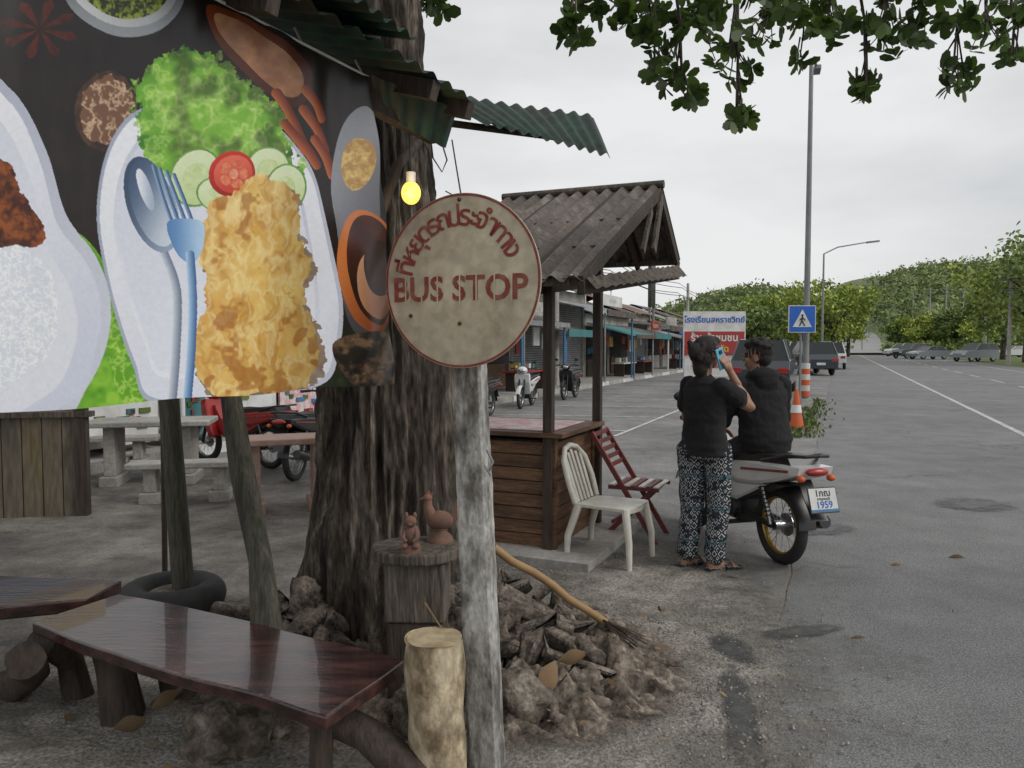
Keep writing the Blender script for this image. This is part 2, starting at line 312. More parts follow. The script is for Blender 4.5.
# ================= BIG TREE
b=B(); nu,nv=260,360; z0,z1=-.08,6.3; vs=[]; TC=V((-.655,4.0,0))
for j in range(nv+1):
    z=z0+(z1-z0)*(j/nv)**1.25; cx=TC.x-.05*(z/3)**1+.02*math.sin(z*1.3); cy=TC.y+.04*math.sin(z)
    rb=.385-.05*z if z<2.6 else .255-.018*(z-2.6)
    rb=max(rb,.16)
    for i in range(nu):
        t=2*math.pi*i/nu; c,sn=math.cos(t),math.sin(t)
        lobes=.5+.5*math.cos(5*t+.7)+.35*math.cos(3*t+1.9)
        r=rb*(1+.045*math.cos(3*t+.4*z)+.035*math.cos(7*t+z*.7))+ .24*math.exp(-max(z,0)/.2)*max(lobes,0)
        q=V((c*6.5,sn*6.5,z*1.5)); q2=V((c*15,sn*15,z*4.2))
        r+= .026*(1-2.8*abs(noise.noise(q)))+.018*(.6-2.2*abs(noise.noise(q2)))+.03*noise.noise(V((c*1.5,sn*1.5,z*.9)))
        if z<1.4: r+=.05*max(0,noise.noise(V((c*3,sn*3,z*4))))*(1.4-z)
        vs.append((cx+r*c,cy+r*sn,z))
b.add(vs,[(j*nu+i,j*nu+(i+1)%nu,(j+1)*nu+(i+1)%nu,(j+1)*nu+i) for j in range(nv) for i in range(nu)],m_bark,True)
def wob(a,c,n,amp,seed=0):
    a=V(a);c=V(c); return [a.lerp(c,i/n)+amp*math.sin(math.pi*min(1,i/n*1.0+.001))*V((noise.noise(V((i*.6,seed,0))),noise.noise(V((i*.6,seed,7))),.7*noise.noise(V((i*.6,seed,14))))) for i in range(n+1)]
for k,(e,r) in enumerate([((.62,3.45,.0),.075),((.75,3.9,.0),.06),((.3,3.05,.0),.07),((.55,4.4,.0),.06),((-.1,2.9,-.02),.06),((-1.5,3.3,0),.07),((-1.7,3.9,0),.07),((-1.2,3.0,0),.06),((.45,3.7,.05),.06),((-.85,3.05,0),.055),((.5,3.2,0),.05),((.1,3.3,.05),.06),((.8,3.6,0),.045),((-.3,3.0,.05),.05)]):
    p=wob((TC.x+.18*(1 if e[0]>TC.x else -1),TC.y-.1,.36),e,18,.45,k*3+1); n=len(p)
    p=[V((q.x,q.y,max(q.z,.04)+(.07*noise.noise(q*4))+.05*math.sin(math.pi*i/n))) for i,q in enumerate(p)]
    b.tube(p,[r*(1.25-1.0*i/(n-1)) for i in range(n)],m_root,n=12,jit=.8)
limbs=[[(-.75,4,5.2),(-.1,4.3,5.6),(1.2,4.9,5.3),(2.6,5.4,5.2),(4.2,5.6,5.0)],[(-.75,4,5.6),(-1.6,4.6,6.6),(-3,5.5,7.4)],[(-.75,4,6),(-.5,3.2,7.0),(0,1.8,7.8)],[(-.75,4,6),(-1.6,2.8,7),(-3,1.5,7.6)],[(-.75,4.1,5.9),(.4,4.4,6.9),(1.8,4.2,7.6)],[(-.5,4.2,5.4),(.5,4.2,5.0),(1.0,4.4,4.7),(1.5,4.6,4.5)]]
for k,l in enumerate(limbs): b.tube(l,[.16-.13*i/(len(l)-1) for i in range(len(l))],m_bark,n=10)
LC=[];LD=[];LN=[];LS=[]
clus=[(575,26,16,22,4.6,7),(600,5,34,14,4.7,6),(640,18,28,30,4.8,13),(655,60,18,22,4.8,7),(700,30,30,36,4.9,18),(680,85,22,18,4.8,8),(735,62,20,28,5,9),(738,118,12,16,5,6),(770,18,38,26,5.1,18),(800,58,12,8,5.1,2),(828,22,36,26,5.2,16),(866,82,10,22,5.2,8),(885,38,20,26,5.2,9),(925,20,34,26,5.3,14),(958,78,16,18,5.3,7),(985,28,26,24,5.3,9),(1015,60,10,16,5.3,4),(1025,8,30,18,5.3,8),(434,8,12,12,4.6,4),(545,-25,60,12,4.6,5),(700,-15,110,14,5,24),(870,-10,130,14,5.2,28)]
for ci,(px,py,rx,ry,d,n) in enumerate(clus):
    top=P(px,min(-70,py-80),d+.05)
    c=P(px,py,d)
    b.tube(wob(top,c,5,.15,ci),[.016,.013,.011,.009,.006,.004],m_bark,n=6)
    for k in range(n):
        a=random.uniform(0,6.283); q=math.sqrt(random.random())
        tip=P(px+rx*q*math.cos(a),py+ry*q*math.sin(a),d+random.uniform(-.35,.35))
        b.tube([c.lerp(top,random.uniform(.0,.5)),(c+tip)/2+V((0,0,.03)),tip],[.006,.004,.003],m_bark,n=5)
        nl=random.randint(6,9); ax=V((random.gauss(0,.5),random.gauss(0,.5),-.4+random.gauss(0,.5))).normalized()
        u=ax.cross(V((.3,.9,.1))).normalized(); w2=ax.cross(u)
        for i in range(nl):
            t=6.283*i/nl+random.uniform(-.3,.3); dr=(u*math.cos(t)+w2*math.sin(t))*1+ax*random.uniform(.1,.8)
            LC.append(tip-ax*random.uniform(0,.05)); LD.append(dr); LN.append(ax+V((random.gauss(0,.3),)*3)); LS.append(random.uniform(.06,.12))
tree=b.build('large_tree')
lo=npmesh('leaves',leafverts([tuple(x) for x in LC],[tuple(x) for x in LD],[tuple(x) for x in LN],LS),7,m_leafn); lo.parent=tree
cs=[(random.uniform(-5,.3),random.uniform(1,5.2),random.uniform(6.2,8.5)) for _ in range(17)]
cr=npmesh('crown',cloud(cs,[(1.3,1.2,.8)]*len(cs),420,.22),7,m_crown); cr.parent=tree  # unseen top of the tree, added above the view to darken the left area
# ================= LEFT CANOPY ROOF + BANNER
bd=V((.44,.898,0)).normalized(); bn=V((bd.y,-bd.x,0)); BE=V((-.475,3.0,0))
def bp(t,o,z): return BE-bd*t+bn*o+V((0,0,z))
b=B()
b.sheet(bp(2.6,.20,2.60),bp(-.34,.20,2.60),bp(-.34,-2.9,3.45),bp(2.6,-2.9,3.45),m_greenroof,nc=26,amp=.012,nv=10)
b.sheet(bp(.62,.30,2.63),bp(.22,.28,2.63),bp(.22,-.3,2.8),bp(.62,-.3,2.8),m_greenroof,nc=5,amp=.012)
b.beam(bp(2.6,-.05,2.62),bp(-.42,-.05,2.52),.05,.09,m_woodd)
b.beam(bp(2.6,-1.3,3.0),bp(-.1,-1.3,3.0),.05,.09,m_woodd)
for t in (2.4,1.6,.8,-.05,-.32): b.beam(bp(t,.18,2.56),bp(t,-2.5,3.36),.05,.07,m_woodd)
# drooping old tin under the eave end
b.sheet(bp(.10,.0,2.60),bp(-.36,.10,2.585),bp(-.40,.02,2.44),bp(-.02,-.06,2.50),m_greenroof,nc=5,amp=.008,nv=3)
b.sheet(P(430,92,4.4),P(594,116,4.9),P(611,156,4.35),P(487,124,3.9),m_greenroof,nc=11,amp=.012)
b.tube([P(440,122,4.2),P(600,143,4.75)],.02,m_woodd)
b.tube([P(436,122,3.9),P(398,165,3.45),P(380,215,3.42)],.022,m_woodd,jit=.3)
b.tube([V((P(186,612,4.5).x,4.5,0)),P(176,480,4.5),P(168,390,4.5),P(160,200,4.5)+V((0,0,.2))],[.066,.062,.06,.055],m_mossw,n=12,jit=.3)
b.tube([G(258,742),P(268,640,3.15),P(262,560,3.2),P(243,470,3.25),P(229,395,3.3),P(215,300,3.35),P(205,100,3.4)],[.07,.062,.05,.045,.045,.045,.045],m_mossw,n=14,jit=.5)
b.tube([G(165,580),P(163,400,4.9),P(163,200,4.9)],.018,m_woodd)
b.tube([bp(2.5,-2.4,0),bp(2.5,-2.4,3.3)],.05,m_woodg)
b.build('canopy_roof')
# banner raster ------------------------------------------------
gr={}
def vn(x,y,sc,seed):
    if seed not in gr: gr[seed]=np.random.default_rng(seed).random((128,128))
    T=gr[seed]; X=x/sc;Y=y/sc; i=np.floor(X).astype(int);j=np.floor(Y).astype(int);fx=X-i;fy=Y-j; fx=fx*fx*(3-2*fx);fy=fy*fy*(3-2*fy)
    i0=i%128;i1=(i+1)%128;j0=j%128;j1=(j+1)%128
    return (T[i0,j0]*(1-fx)+T[i1,j0]*fx)*(1-fy)+(T[i0,j1]*(1-fx)+T[i1,j1]*fx)*fy
def fb(x,y,sc,seed): return .5*vn(x,y,sc,seed)+.3*vn(x*.8+y*.6,y*.8-x*.6,sc/2.1,seed+1)+.2*vn(x,y,sc/4.3,seed+2)
def spl(p,k=8):
    p=np.array(p,float);n=len(p);o=[]
    for i in range(n):
        a,b_,c,d=p[i-1],p[i],p[(i+1)%n],p[(i+2)%n]
        for q in range(k):
            t=q/k; o.append(.5*((2*b_)+(-a+c)*t+(2*a-5*b_+4*c-d)*t*t+(-a+3*b_-3*c+d)*t**3))
    return np.array(o)
def pip(xs,ys,poly):
    r=np.zeros(xs.shape,bool)
    for i in range(len(poly)):
        x1_,y1_=poly[i-1];x2_,y2_=poly[i]
        if y1_==y2_: continue
        r^=((y1_>ys)!=(y2_>ys))&(xs<(x2_-x1_)*(ys-y1_)/(y2_-y1_)+x1_)
    return r
TN,ZN=860,600; TL=1.62
Tg,Zg=np.meshgrid(np.linspace(0,1,TN),np.linspace(0,1,ZN),indexing='ij')
zb=1.452; zt=2.57
Zw=zb+(zt-zb)*Zg
Tm=Tg*TL+.15*(Zg**1.4)*(1-Tg)
wave=.012*np.sin(Tm*9+Zg*2.5)*(1-.5*Zg)+.014*np.sin((Tm*16-Zg*8))*np.exp(-Tm*3.5)+.008*np.sin(Zg*22+Tm*26)*np.exp(-Tm*5)+.003*np.sin(Zg*3+Tm*40)*Zg
X=BE.x-bd.x*Tm+bn.x*(wave+.02); Y=BE.y-bd.y*Tm+bn.y*(wave+.02); Z=Zw+.008*np.sin(Tm*11)*(Zg-.5)
cp,sp=math.cos(PITCH),math.sin(PITCH); X_=BE.x-bd.x*Tm;Y_=BE.y-bd.y*Tm;dz=Zw-CAMH; dep=Y_*cp-dz*sp; u=(512+F*X_/dep).ravel(); v=(384-F*(Y_*sp+dz*cp)/dep).ravel()
def mixc(a,b_,t): t=np.clip(t,0,1)[...,None]; return np.array(a)*(1-t)+np.array(b_)*t
C=mixc((22,16,15),(40,31,26),fb(u*.3,v,26,1))*(.75+.5*fb(u,v*.25,9,70))[:,None]
lowm=(v>330)&(u>90); C[lowm]=mixc((14,20,11),(50,60,20),fb(u[lowm],v[lowm],12,4)*1.3-.3)
def region(pts,w=0,wsc=8,sd=0,smooth=True):
    P_=spl(pts) if smooth else np.array(pts,float); pad=w
    ix=np.nonzero((u>P_[:,0].min()-pad)&(u<P_[:,0].max()+pad)&(v>P_[:,1].min()-pad)&(v<P_[:,1].max()+pad))[0]
    a,c=u[ix],v[ix]
    if w: a,c=a+w*(fb(a,c,wsc,sd+20)-.5),c+w*(fb(a,c,wsc,sd+29)-.5)
    return ix[pip(a,c,P_)]
def fillp(pts,ca,cb,sc=20,sd=3,w=0,wsc=8,gain=2,smooth=True,ridge=False,al=1):
    ix=region(pts,w,wsc,sd,smooth); t=fb(u[ix],v[ix],sc,sd)
    t=np.clip(1-abs(t-.5)*7,0,1)**1.5 if ridge else (t-.5)*gain+.5
    C[ix]=C[ix]*(1-al)+mixc(ca,cb,t)*al; return ix
def grad(pts,ca,cb,dx,dy):   # printed soft gradient across a shape
    ix=region(pts); t=u[ix]*dx+v[ix]*dy; t=(t-t.min())/(t.max()-t.min()+1e-6); C[ix]=mixc(ca,cb,t*t*(3-2*t)); return ix
def ellp(cx,cy,rx,ry,ang=0,n=24): return [(cx+rx*math.cos(t)*math.cos(ang)-ry*math.sin(t)*math.sin(ang),cy+rx*math.cos(t)*math.sin(ang)+ry*math.sin(t)*math.cos(ang)) for t in np.linspace(0,2*math.pi,n,endpoint=False)]
grad(ellp(118,-14,64,52,.15),(90,94,100),(150,155,160),0,1); grad(ellp(118,-18,58,46,.15),(205,208,210),(180,182,185),1,0); fillp(ellp(118,-20,50,40,.15),(35,45,12),(150,165,50),4,6,gain=4)
for k in range(8):
    a=k*.785+.3; fillp([(32,32),(32+34*math.cos(a-.18),32+26*math.sin(a-.18)),(32+40*math.cos(a),32+31*math.sin(a)),(32+34*math.cos(a+.18),32+26*math.sin(a+.18))],(56,16,11),(92,32,20),8,7,smooth=False)
fillp(ellp(101,112,33,40,.2),(88,60,44),(50,32,24),8,8,w=4); fillp(ellp(101,112,28,35,.2),(120,84,62),(215,185,155),9,9,w=8,ridge=True)
fillp([(70,235),(92,250),(112,285),(128,340),(150,402),(150,425),(70,425),(85,380),(100,300)],(70,140,25),(150,205,65),22,10,gain=2.2); fillp([(95,265),(110,300),(125,345),(140,400),(120,400),(105,350)],(95,160,30),(210,238,130),9,12,ridge=True,al=.6)
# left plate
LP=[(-60,60),(0,88),(38,150),(60,215),(93,258),(108,300),(104,345),(85,385),(50,425),(-60,430)]
grad(LP,(176,182,200),(210,213,226),1,.3)
LP2=[(-60,70),(0,102),(32,163),(51,224),(83,264),(98,304),(92,350),(66,400),(-60,425)]
grad(LP2,(240,241,247),(214,219,234),.3,1)
grad([(-60,95),(-10,120),(22,180),(40,245),(66,290),(72,340),(40,395),(-60,410)],(214,219,232),(232,235,243),1,.4)
fillp([(-60,240),(0,245),(35,262),(52,300),(45,350),(0,385),(-60,400)],(224,229,238),(255,255,255),5,13,w=8,ridge=True)
fillp([(-50,150),(0,165),(14,195),(36,228),(34,245),(8,246),(-50,245)],(150,80,30),(70,28,10),9,14,w=6,gain=3)
# main plate
pl=[(140,108),(115,128),(98,165),(92,215),(100,265),(113,315),(130,365),(150,404),(240,398),(318,386),(336,350),(338,300),(326,235),(312,180),(285,140),(240,112),(190,100)]
grad(pl,(170,177,196),(196,200,214),1,.2)
plc=np.array(pl,float); cen=plc.mean(0); grad([tuple(cen+(q-cen)*.97) for q in plc],(244,246,252),(226,229,240),.2,1)
grad([tuple(cen+(q-cen)*.84) for q in plc],(206,212,228),(238,240,247),-.5,1); grad([tuple(cen+(q-cen)*.81) for q in plc],(222,226,239),(232,235,244),1,1)
# soft shadow printed beneath the food is part of the photograph on the banner
LT=[(132,92),(150,66),(185,52),(215,62),(248,88),(272,112),(285,150),(300,172),(270,180),(230,172),(185,178),(150,165),(136,130)]
fillp(LT,(66,132,30),(140,196,66),16,18,w=26,wsc=9,gain=2.2)
fillp(LT,(120,182,55),(212,240,140),13,118,w=26,wsc=9,ridge=True,al=.6)
fillp([(150,95),(180,75),(215,90),(245,115),(260,145),(230,160),(190,155),(160,135)],(140,195,70),(222,244,160),17,19,w=22,wsc=10,ridge=True,al=.6)
ixl=region(LT,26,9,18); sh=np.clip((fb(u[ixl],v[ixl],30,91)-.45)*5,0,1)[:,None]; C[ixl]=C[ixl]*(1-.38*sh)
for (cx,cy,rx,ry) in [(192,178,25,30),(262,172,24,24),(280,190,22,26),(215,196,24,18)]:
    fillp(ellp(cx,cy,rx,ry,.3),(90,140,55),(130,175,80),10,21,gain=1); grad(ellp(cx,cy,rx*.92,ry*.93,.3),(225,236,195),(200,220,160),.3,1); fillp(ellp(cx,cy,rx*.5,ry*.5,.3),(196,216,150),(218,230,180),5,23,gain=2)
grad(ellp(226,175,22,23,.5),(206,50,32),(160,26,16),.3,1); grad(ellp(227,175,18,19,.5),(232,112,88),(206,66,48),.3,1)
for k in range(5): a=k*1.257; fillp(ellp(227+9*math.cos(a),175+10*math.sin(a),4.5,5.5,a),(235,150,110),(215,90,60),3,26)
fillp(ellp(227,175,4,5),(240,170,140),(225,130,100),5,26)
om=[(198,228),(210,202),(232,190),(245,178),(275,180),(290,196),(292,225),(308,262),(302,300),(318,345),(304,384),(270,392),(200,392),(188,350),(200,300),(194,260)]
fillp([(q[0]+4,q[1]+5) for q in om],(150,135,120),(130,110,90),10,27,w=18)
ix=fillp(om,(240,206,124),(222,172,84),26,28,w=18,wsc=14,gain=2.2)
a_,c_=u[ix],v[ix]; wx=a_+10*(fb(a_,c_,22,51)-.5)*2; wy=c_*.55+8*(fb(a_,c_,22,53)-.5)*2
rg=np.clip(1-abs(fb(wx,wy,19,55)-.5)*9,0,1); C[ix]=C[ix]*(1-.42*rg[:,None])+np.array((176,114,46))*.42*rg[:,None]
rg=np.clip(1-abs(fb(wx+40,wy,13,57)-.5)*8,0,1); C[ix]=C[ix]*(1-.5*rg[:,None])+np.array((254,238,188))*.5*rg[:,None]
tk=np.clip((fb(a_,c_,20,34)-.6)*7,0,.55)[:,None]; C[ix]=C[ix]*(1-tk)+np.array((158,92,34))*tk
gz=np.clip((a_-250)/60,0,1)[:,None]*.22; C[ix]=C[ix]*(1-gz)
def stroke(pts,w,ca,cb):
    pts=np.array(pts,float); q=np.vstack([2*pts[0]-pts[1],pts,2*pts[-1]-pts[-2]]); o=[]
    for i in range(1,len(q)-2):
        a,b_,c,d=q[i-1:i+3]
        for t in np.linspace(0,1,7)[:-1]: o.append(.5*((2*b_)+(-a+c)*t+(2*a-5*b_+4*c-d)*t*t+(-a+3*b_-3*c+d)*t**3))
    o.append(pts[-1]); pts=np.array(o)
    ix=np.nonzero((u>pts[:,0].min()-w)&(u<pts[:,0].max()+w)&(v>pts[:,1].min()-w)&(v<pts[:,1].max()+w))[0]; uu=u[ix];vv=v[ix];dd=np.full(uu.shape,1e9);ss=np.zeros(uu.shape)
    for a,c in zip(pts[:-1],pts[1:]):
        e=c-a; l=e@e
        if l<1e-6: continue
        t=np.clip(((uu-a[0])*e[0]+(vv-a[1])*e[1])/l,0,1); k_=np.hypot(uu-a[0]-t*e[0],vv-a[1]-t*e[1]); k=k_<dd; dd[k]=k_[k]; ss[k]=((uu-a[0])*e[1]-(vv-a[1])*e[0])[k]/math.sqrt(l)
    m_=dd<w; C[ix[m_]]=mixc(ca,cb,(ss[m_]/w+1)/2)
stroke([(158,245),(172,290),(171,350),(167,400)],4,(215,222,232),(110,122,145))
grad(ellp(148,205,24,50,-.32),(60,80,108),(150,168,192),1,.3); grad(ellp(149,204,20,45,-.32),(70,92,124),(208,218,230),1,.5); grad(ellp(142,190,6,22,-.34),(236,241,248),(170,186,208),1,0)
for k in range(4): stroke([(150+k*7,166+k*3),(161+k*8,200+k*5),(172+k*6.5,232+k*2)],1.9,(160,192,228),(40,70,110))
grad([(165,222),(196,222),(198,245),(190,262),(180,262),(170,248)],(90,136,190),(185,214,240),1,0)
stroke([(185,255),(187,300),(185,350),(181,398)],4,(185,216,244),(56,96,148))
# right side items
grad([(205,5),(240,20),(300,60),(304,95),(285,108),(255,90),(225,60),(205,25)],(120,58,28),(70,30,14),.3,1); fillp([(214,14),(245,30),(292,66),(296,92),(280,98),(258,82),(232,56),(213,28)],(190,138,98),(150,100,70),16,41)
for k,(a,c) in enumerate([((270,95),(300,150)),((278,125),(312,165)),((298,110),(322,150)),((310,140),(330,175)),((300,90),(318,118))]): stroke([a,((a[0]+c[0])/2+3,(a[1]+c[1])/2),c],5,(190,105,55),(100,34,16))
grad([(345,118),(362,108),(372,130),(374,190),(372,330),(352,335),(338,300),(334,240),(328,190),(334,145)],(150,152,160),(60,58,62),1,.6)
fillp(ellp(354,165,15,26,.1),(180,140,85),(225,195,125),6,43,gain=3)
grad(ellp(364,272,30,62,-.12),(205,120,60),(120,56,22),1,.4); fillp(ellp(367,270,24,55,-.12),(40,18,10),(75,32,16),24,45); grad(ellp(370,285,19,34,-.12),(190,140,105),(120,76,50),1,.2); fillp(ellp(374,268,16,28,-.1),(36,16,10),(55,25,12),12,47)
fillp([(330,345),(372,330),(396,345),(398,382),(352,388)],(26,21,16),(110,84,60),9,48,gain=3)
C=C*(.97+.06*fb(u,v,3,60))[:,None]
Cl=np.where(C/255<=.04045,C/255/12.92,((np.clip(C,0,255)/255+.055)/1.055)**2.4)*.97
me=bpy.data.meshes.new('food_banner'); co=np.stack([X,Y,Z],-1).reshape(-1,3).astype(np.float32)
idx=np.arange(TN*ZN).reshape(TN,ZN); q=np.stack([idx[:-1,:-1],idx[1:,:-1],idx[1:,1:],idx[:-1,1:]],-1).reshape(-1,4).astype(np.int32)
me.vertices.add(len(co)); me.vertices.foreach_set('co',co.ravel()); me.loops.add(q.size); me.loops.foreach_set('vertex_index',q.ravel()); me.polygons.add(len(q)); me.polygons.foreach_set('loop_start',np.arange(0,q.size,4,dtype=np.int32))
me.update(calc_edges=True); me.polygons.foreach_set('use_smooth',np.ones(len(q),bool))
ca=me.color_attributes.new('Col','FLOAT_COLOR','POINT'); ca.data.foreach_set('color',np.concatenate([Cl,np.ones((TN*ZN,1))],1).astype(np.float32).ravel())
me.materials.append(VC('vinyl_print',.28)); ban=bpy.data.objects.new('food_banner',me); bpy.context.scene.collection.objects.link(ban)
bb=B()
for t in (.18,.5,.95,1.4): bb.tube([bp(t,.02,2.57),bp(t-.02,-.03,2.64)],.004,m_white,n=6)
bb.tube([bp(.15,.02,2.574),bp(1.7,.02,2.574)],.005,m_white,n=6)
o=bb.build('tie_ropes'); o.parent=ban
# bulb
b=B(); c=P(411,193,3.25); b.ell(c,(.041,.041,.048),EM('lit_bulb',(1,.62,.09),1.5)); b.tube([c+V((0,0,.035)),c+V((0,0,.085))],.02,m_white); b.tube([c+V((0,0,.08)),c+V((-.01,0,.3)),bp(-.1,-.05,2.60)],.004,m_black,n=6); b.build('light_bulb')
li=bpy.data.lights.new('bulb_light','POINT'); li.energy=1.2; li.color=(1,.75,.35); li.shadow_soft_size=.05; lo=bpy.data.objects.new('bulb_light',li); lo.location=c+V((0,-.09,-.03)); bpy.context.scene.collection.objects.link(lo)
# ================= BUS STOP SIGN
b=B(); dc=P(460,281,2.74); sn=V((-.40,-.917,0)).normalized(); sx=V((.917,-.40,0)).normalized(); sz=V((0,0,1)); R=.308
def disc(r,off,m,r0=0,n=96):
    vs=[dc+sn*off+(sx*math.cos(t)+sz*math.sin(t))*r for t in np.linspace(0,2*math.pi,n,endpoint=False)]
    vs+= [dc+sn*off+(sx*math.cos(t)+sz*math.sin(t))*r0 for t in np.linspace(0,2*math.pi,n,endpoint=False)]
    b.add(vs,[(i,(i+1)%n,n+(i+1)%n,n+i) for i in range(n)],m)
f=[dc+(sx*math.cos(t)+sz*math.sin(t))*R for t in np.linspace(0,2*math.pi,96,endpoint=False)]
b.prism(f,sn*-.006,m_cream); disc(R-.002,.0015,m_dred,r0=R-.010)
b.text('BUS STOP',dc-sx*.008-sz*.03,sx,sz,.122,m_dred,bold=.0028,lift=.0025)
for k in (-.222,-.155,-.09,.0,.065,.135,.2): b.box(dc+sx*k-sz*.03+sn*.0032,(.005,.001,.11),m_cream,X=sx)
cl=[('ที่',1),('ห',1.1),('ยุ',1),('ด',1),('ร',.85),('ถ',1),('ป',1),('ร',.85),('ะ',.75),('จำ',1.5),('ท',1.05),('า',.75),('ง',.8)]; a0,a1=math.radians(172),math.radians(22); tot=sum(c[1] for c in cl); acc=0
for ch,wd in cl:
    a=a0+(a1-a0)*(acc+wd/2)/tot; acc+=wd; rr=.195; o=dc+(sx*math.cos(a)+sz*math.sin(a))*rr; rot=a-math.pi/2
    X2=sx*math.cos(rot)+sz*math.sin(rot); Z2=-sx*math.sin(rot)+sz*math.cos(rot)
    b.text(ch,o,X2,Z2,.10,m_dred,bold=.0016,ay='BOTTOM_BASELINE',lift=.0025)
for q in ((-.0,-.15),(0,.285),(-.2,-.12)): b.ell(dc+sx*q[0]+sz*q[1]+sn*.004,(.007,.007,.007),m_woodd)
pb=P(488,790,2.83); pt=P(464,250,2.83); ax=(pt-pb).normalized(); pb=pb-ax*.15
u1=V((.96,-.28,0)).normalized(); u2=ax.cross(u1).normalized(); n=60; vs=[]; w_=.059
prof=[(-1,-.8),(-.8,-1),(.8,-1),(1,-.8),(1,.8),(.8,1),(-.8,1),(-1,.8)]
for i in range(n+1):
    p=pb.lerp(pt,i/n); wz=w_*(1.05-.12*i/n)
    for k,(x,y) in enumerate(prof):
        j=1+.05*noise.noise(V((p.z*9,k*1.3,0)))+.06*noise.noise(V((p.z*38,k,3))); vs.append(p+u1*x*wz*j+u2*y*wz*.8*j)
b.add(vs,[(i*8+k,i*8+(k+1)%8,(i+1)*8+(k+1)%8,(i+1)*8+k) for i in range(n) for k in range(8)]+[tuple(range(8*n,8*n+8))],m_postc)
b.tube([P(487,450,2.74),P(493,462,2.74),P(488,472,2.73),P(484,466,2.73),P(491,475,2.73)],.005,m_galv,n=6)
b.build('bus_stop_sign')
b=B(); b.tube([P(452,140,3.2),P(456,165,3.1),P(461,195,2.8)],.003,m_black,n=6); b.tube([P(404,108,3.2),P(428,150,3.6),P(436,196,3.7)],.003,m_black,n=6); b.tube([P(430,132,3.6),P(433,158,3.6),P(442,172,3.6),P(447,160,3.6),P(441,140,3.6)],.004,m_black,n=6); b.build('hanging_cable')
# ================= stump, pedestal, figurines
b=B(); c=G(436,800); p=[V((c.x+.008*math.sin(z*9),c.y,z)) for z in np.linspace(-.02,.585,30)]
b.tube(p,[.100+.010*noise.noise(V((0,0,q.z*9))) for q in p],m_log,n=48,jit=.2,cap=False); n=40
b.add([V((p[-1].x+.1*math.cos(t),p[-1].y+.1*math.sin(t),.583+.004*math.sin(3*t))) for t in np.linspace(0,6.283,n,endpoint=False)],[tuple(range(n))],m_logtop); b.build('cut_log')
b=B(); c=P(417,545,3.35); zt_=c.z
b.prism([V((c.x+.20*math.cos(t)*(1+.12*noise.noise(V((math.cos(t)*2,math.sin(t)*2,1)))),c.y+.17*math.sin(t),zt_)) for t in np.linspace(0,6.283,24,endpoint=False)],(0,0,-.05),m_woodg)
b.prism([V((c.x+x,c.y+y,zt_-.052)) for x,y in((-.13,-.11),(.13,-.12),(.14,.1),(-.12,.1))],(0,0,-.26),m_woodg)
b.prism([V((c.x+x,c.y+y,zt_-.314)) for x,y in((-.12,-.10),(.12,-.11),(.13,.09),(-.11,.09))],(0,0,-.42),m_woodd)
b.build('wooden_pedestal',bevel=.01)
def figurine(loc,sc,bird=False):
    b=B(); L=V(loc); q=lambda x,y,z:L+V((x,y,z))*sc
    if not bird:
        b.tube([q(0,0,0),q(0,0,.15),q(0,0,.3)],[.36*sc,.36*sc,.3*sc],m_terr,n=20)
        b.ell(q(0,0,.62),(.33*sc,.3*sc,.42*sc),m_terr); b.ell(q(0,-.1,1.12),(.22*sc,.22*sc,.22*sc),m_terr)
        b.ell(q(-.15,-.05,1.33),(.07*sc,.06*sc,.13*sc),m_terr); b.ell(q(.15,-.05,1.33),(.07*sc,.06*sc,.13*sc),m_terr)
        b.ell(q(0,-.3,1.06),(.09*sc,.08*sc,.07*sc),m_terr); 
        for e in(-1,1): b.tube([q(.2*e,-.1,.85),q(.25*e,-.3,.6),q(.12*e,-.36,.45)],[.09*sc,.08*sc,.07*sc],m_terr,n=10); b.ell(q(.2*e,-.25,.28),(.14*sc,.18*sc,.12*sc),m_terr)
    else:
        b.tube([q(0,0,0),q(0,0,.12),q(0,0,.3),q(0,0,.4)],[.4*sc,.38*sc,.2*sc,.25*sc],m_terr,n=20)
        b.ell(q(0,0,.62),(.42*sc,.26*sc,.3*sc),m_terr); b.tube([q(-.25,0,.7),q(-.36,0,1.05),q(-.34,0,1.25)],[.2*sc,.14*sc,.1*sc],m_terr,n=12); b.ell(q(-.36,0,1.3),(.14*sc,.12*sc,.13*sc),m_terr)
        b.tube([q(-.46,0,1.3),q(-.62,0,1.25)],[.06*sc,.01*sc],m_terr,n=8); b.prism([q(-.42,.02,1.4),q(-.34,.02,1.54),q(-.28,.02,1.44),q(-.2,.02,1.5),q(-.22,.02,1.36)],V((0,-.05,0))*sc,m_terr)
        b.prism([q(.25,.03,.6),q(.5,.03,1.25),q(.62,.03,1.0),q(.6,.03,.75),q(.4,.03,.5)],V((0,-.06,0))*sc,m_terr)
    return b.build('bear_figurine' if not bird else 'rooster_figurine')
figurine((P(411,538,3.24).x,3.24,zt_),.118); figurine((P(440,520,3.42).x,3.42,zt_),.15,True)
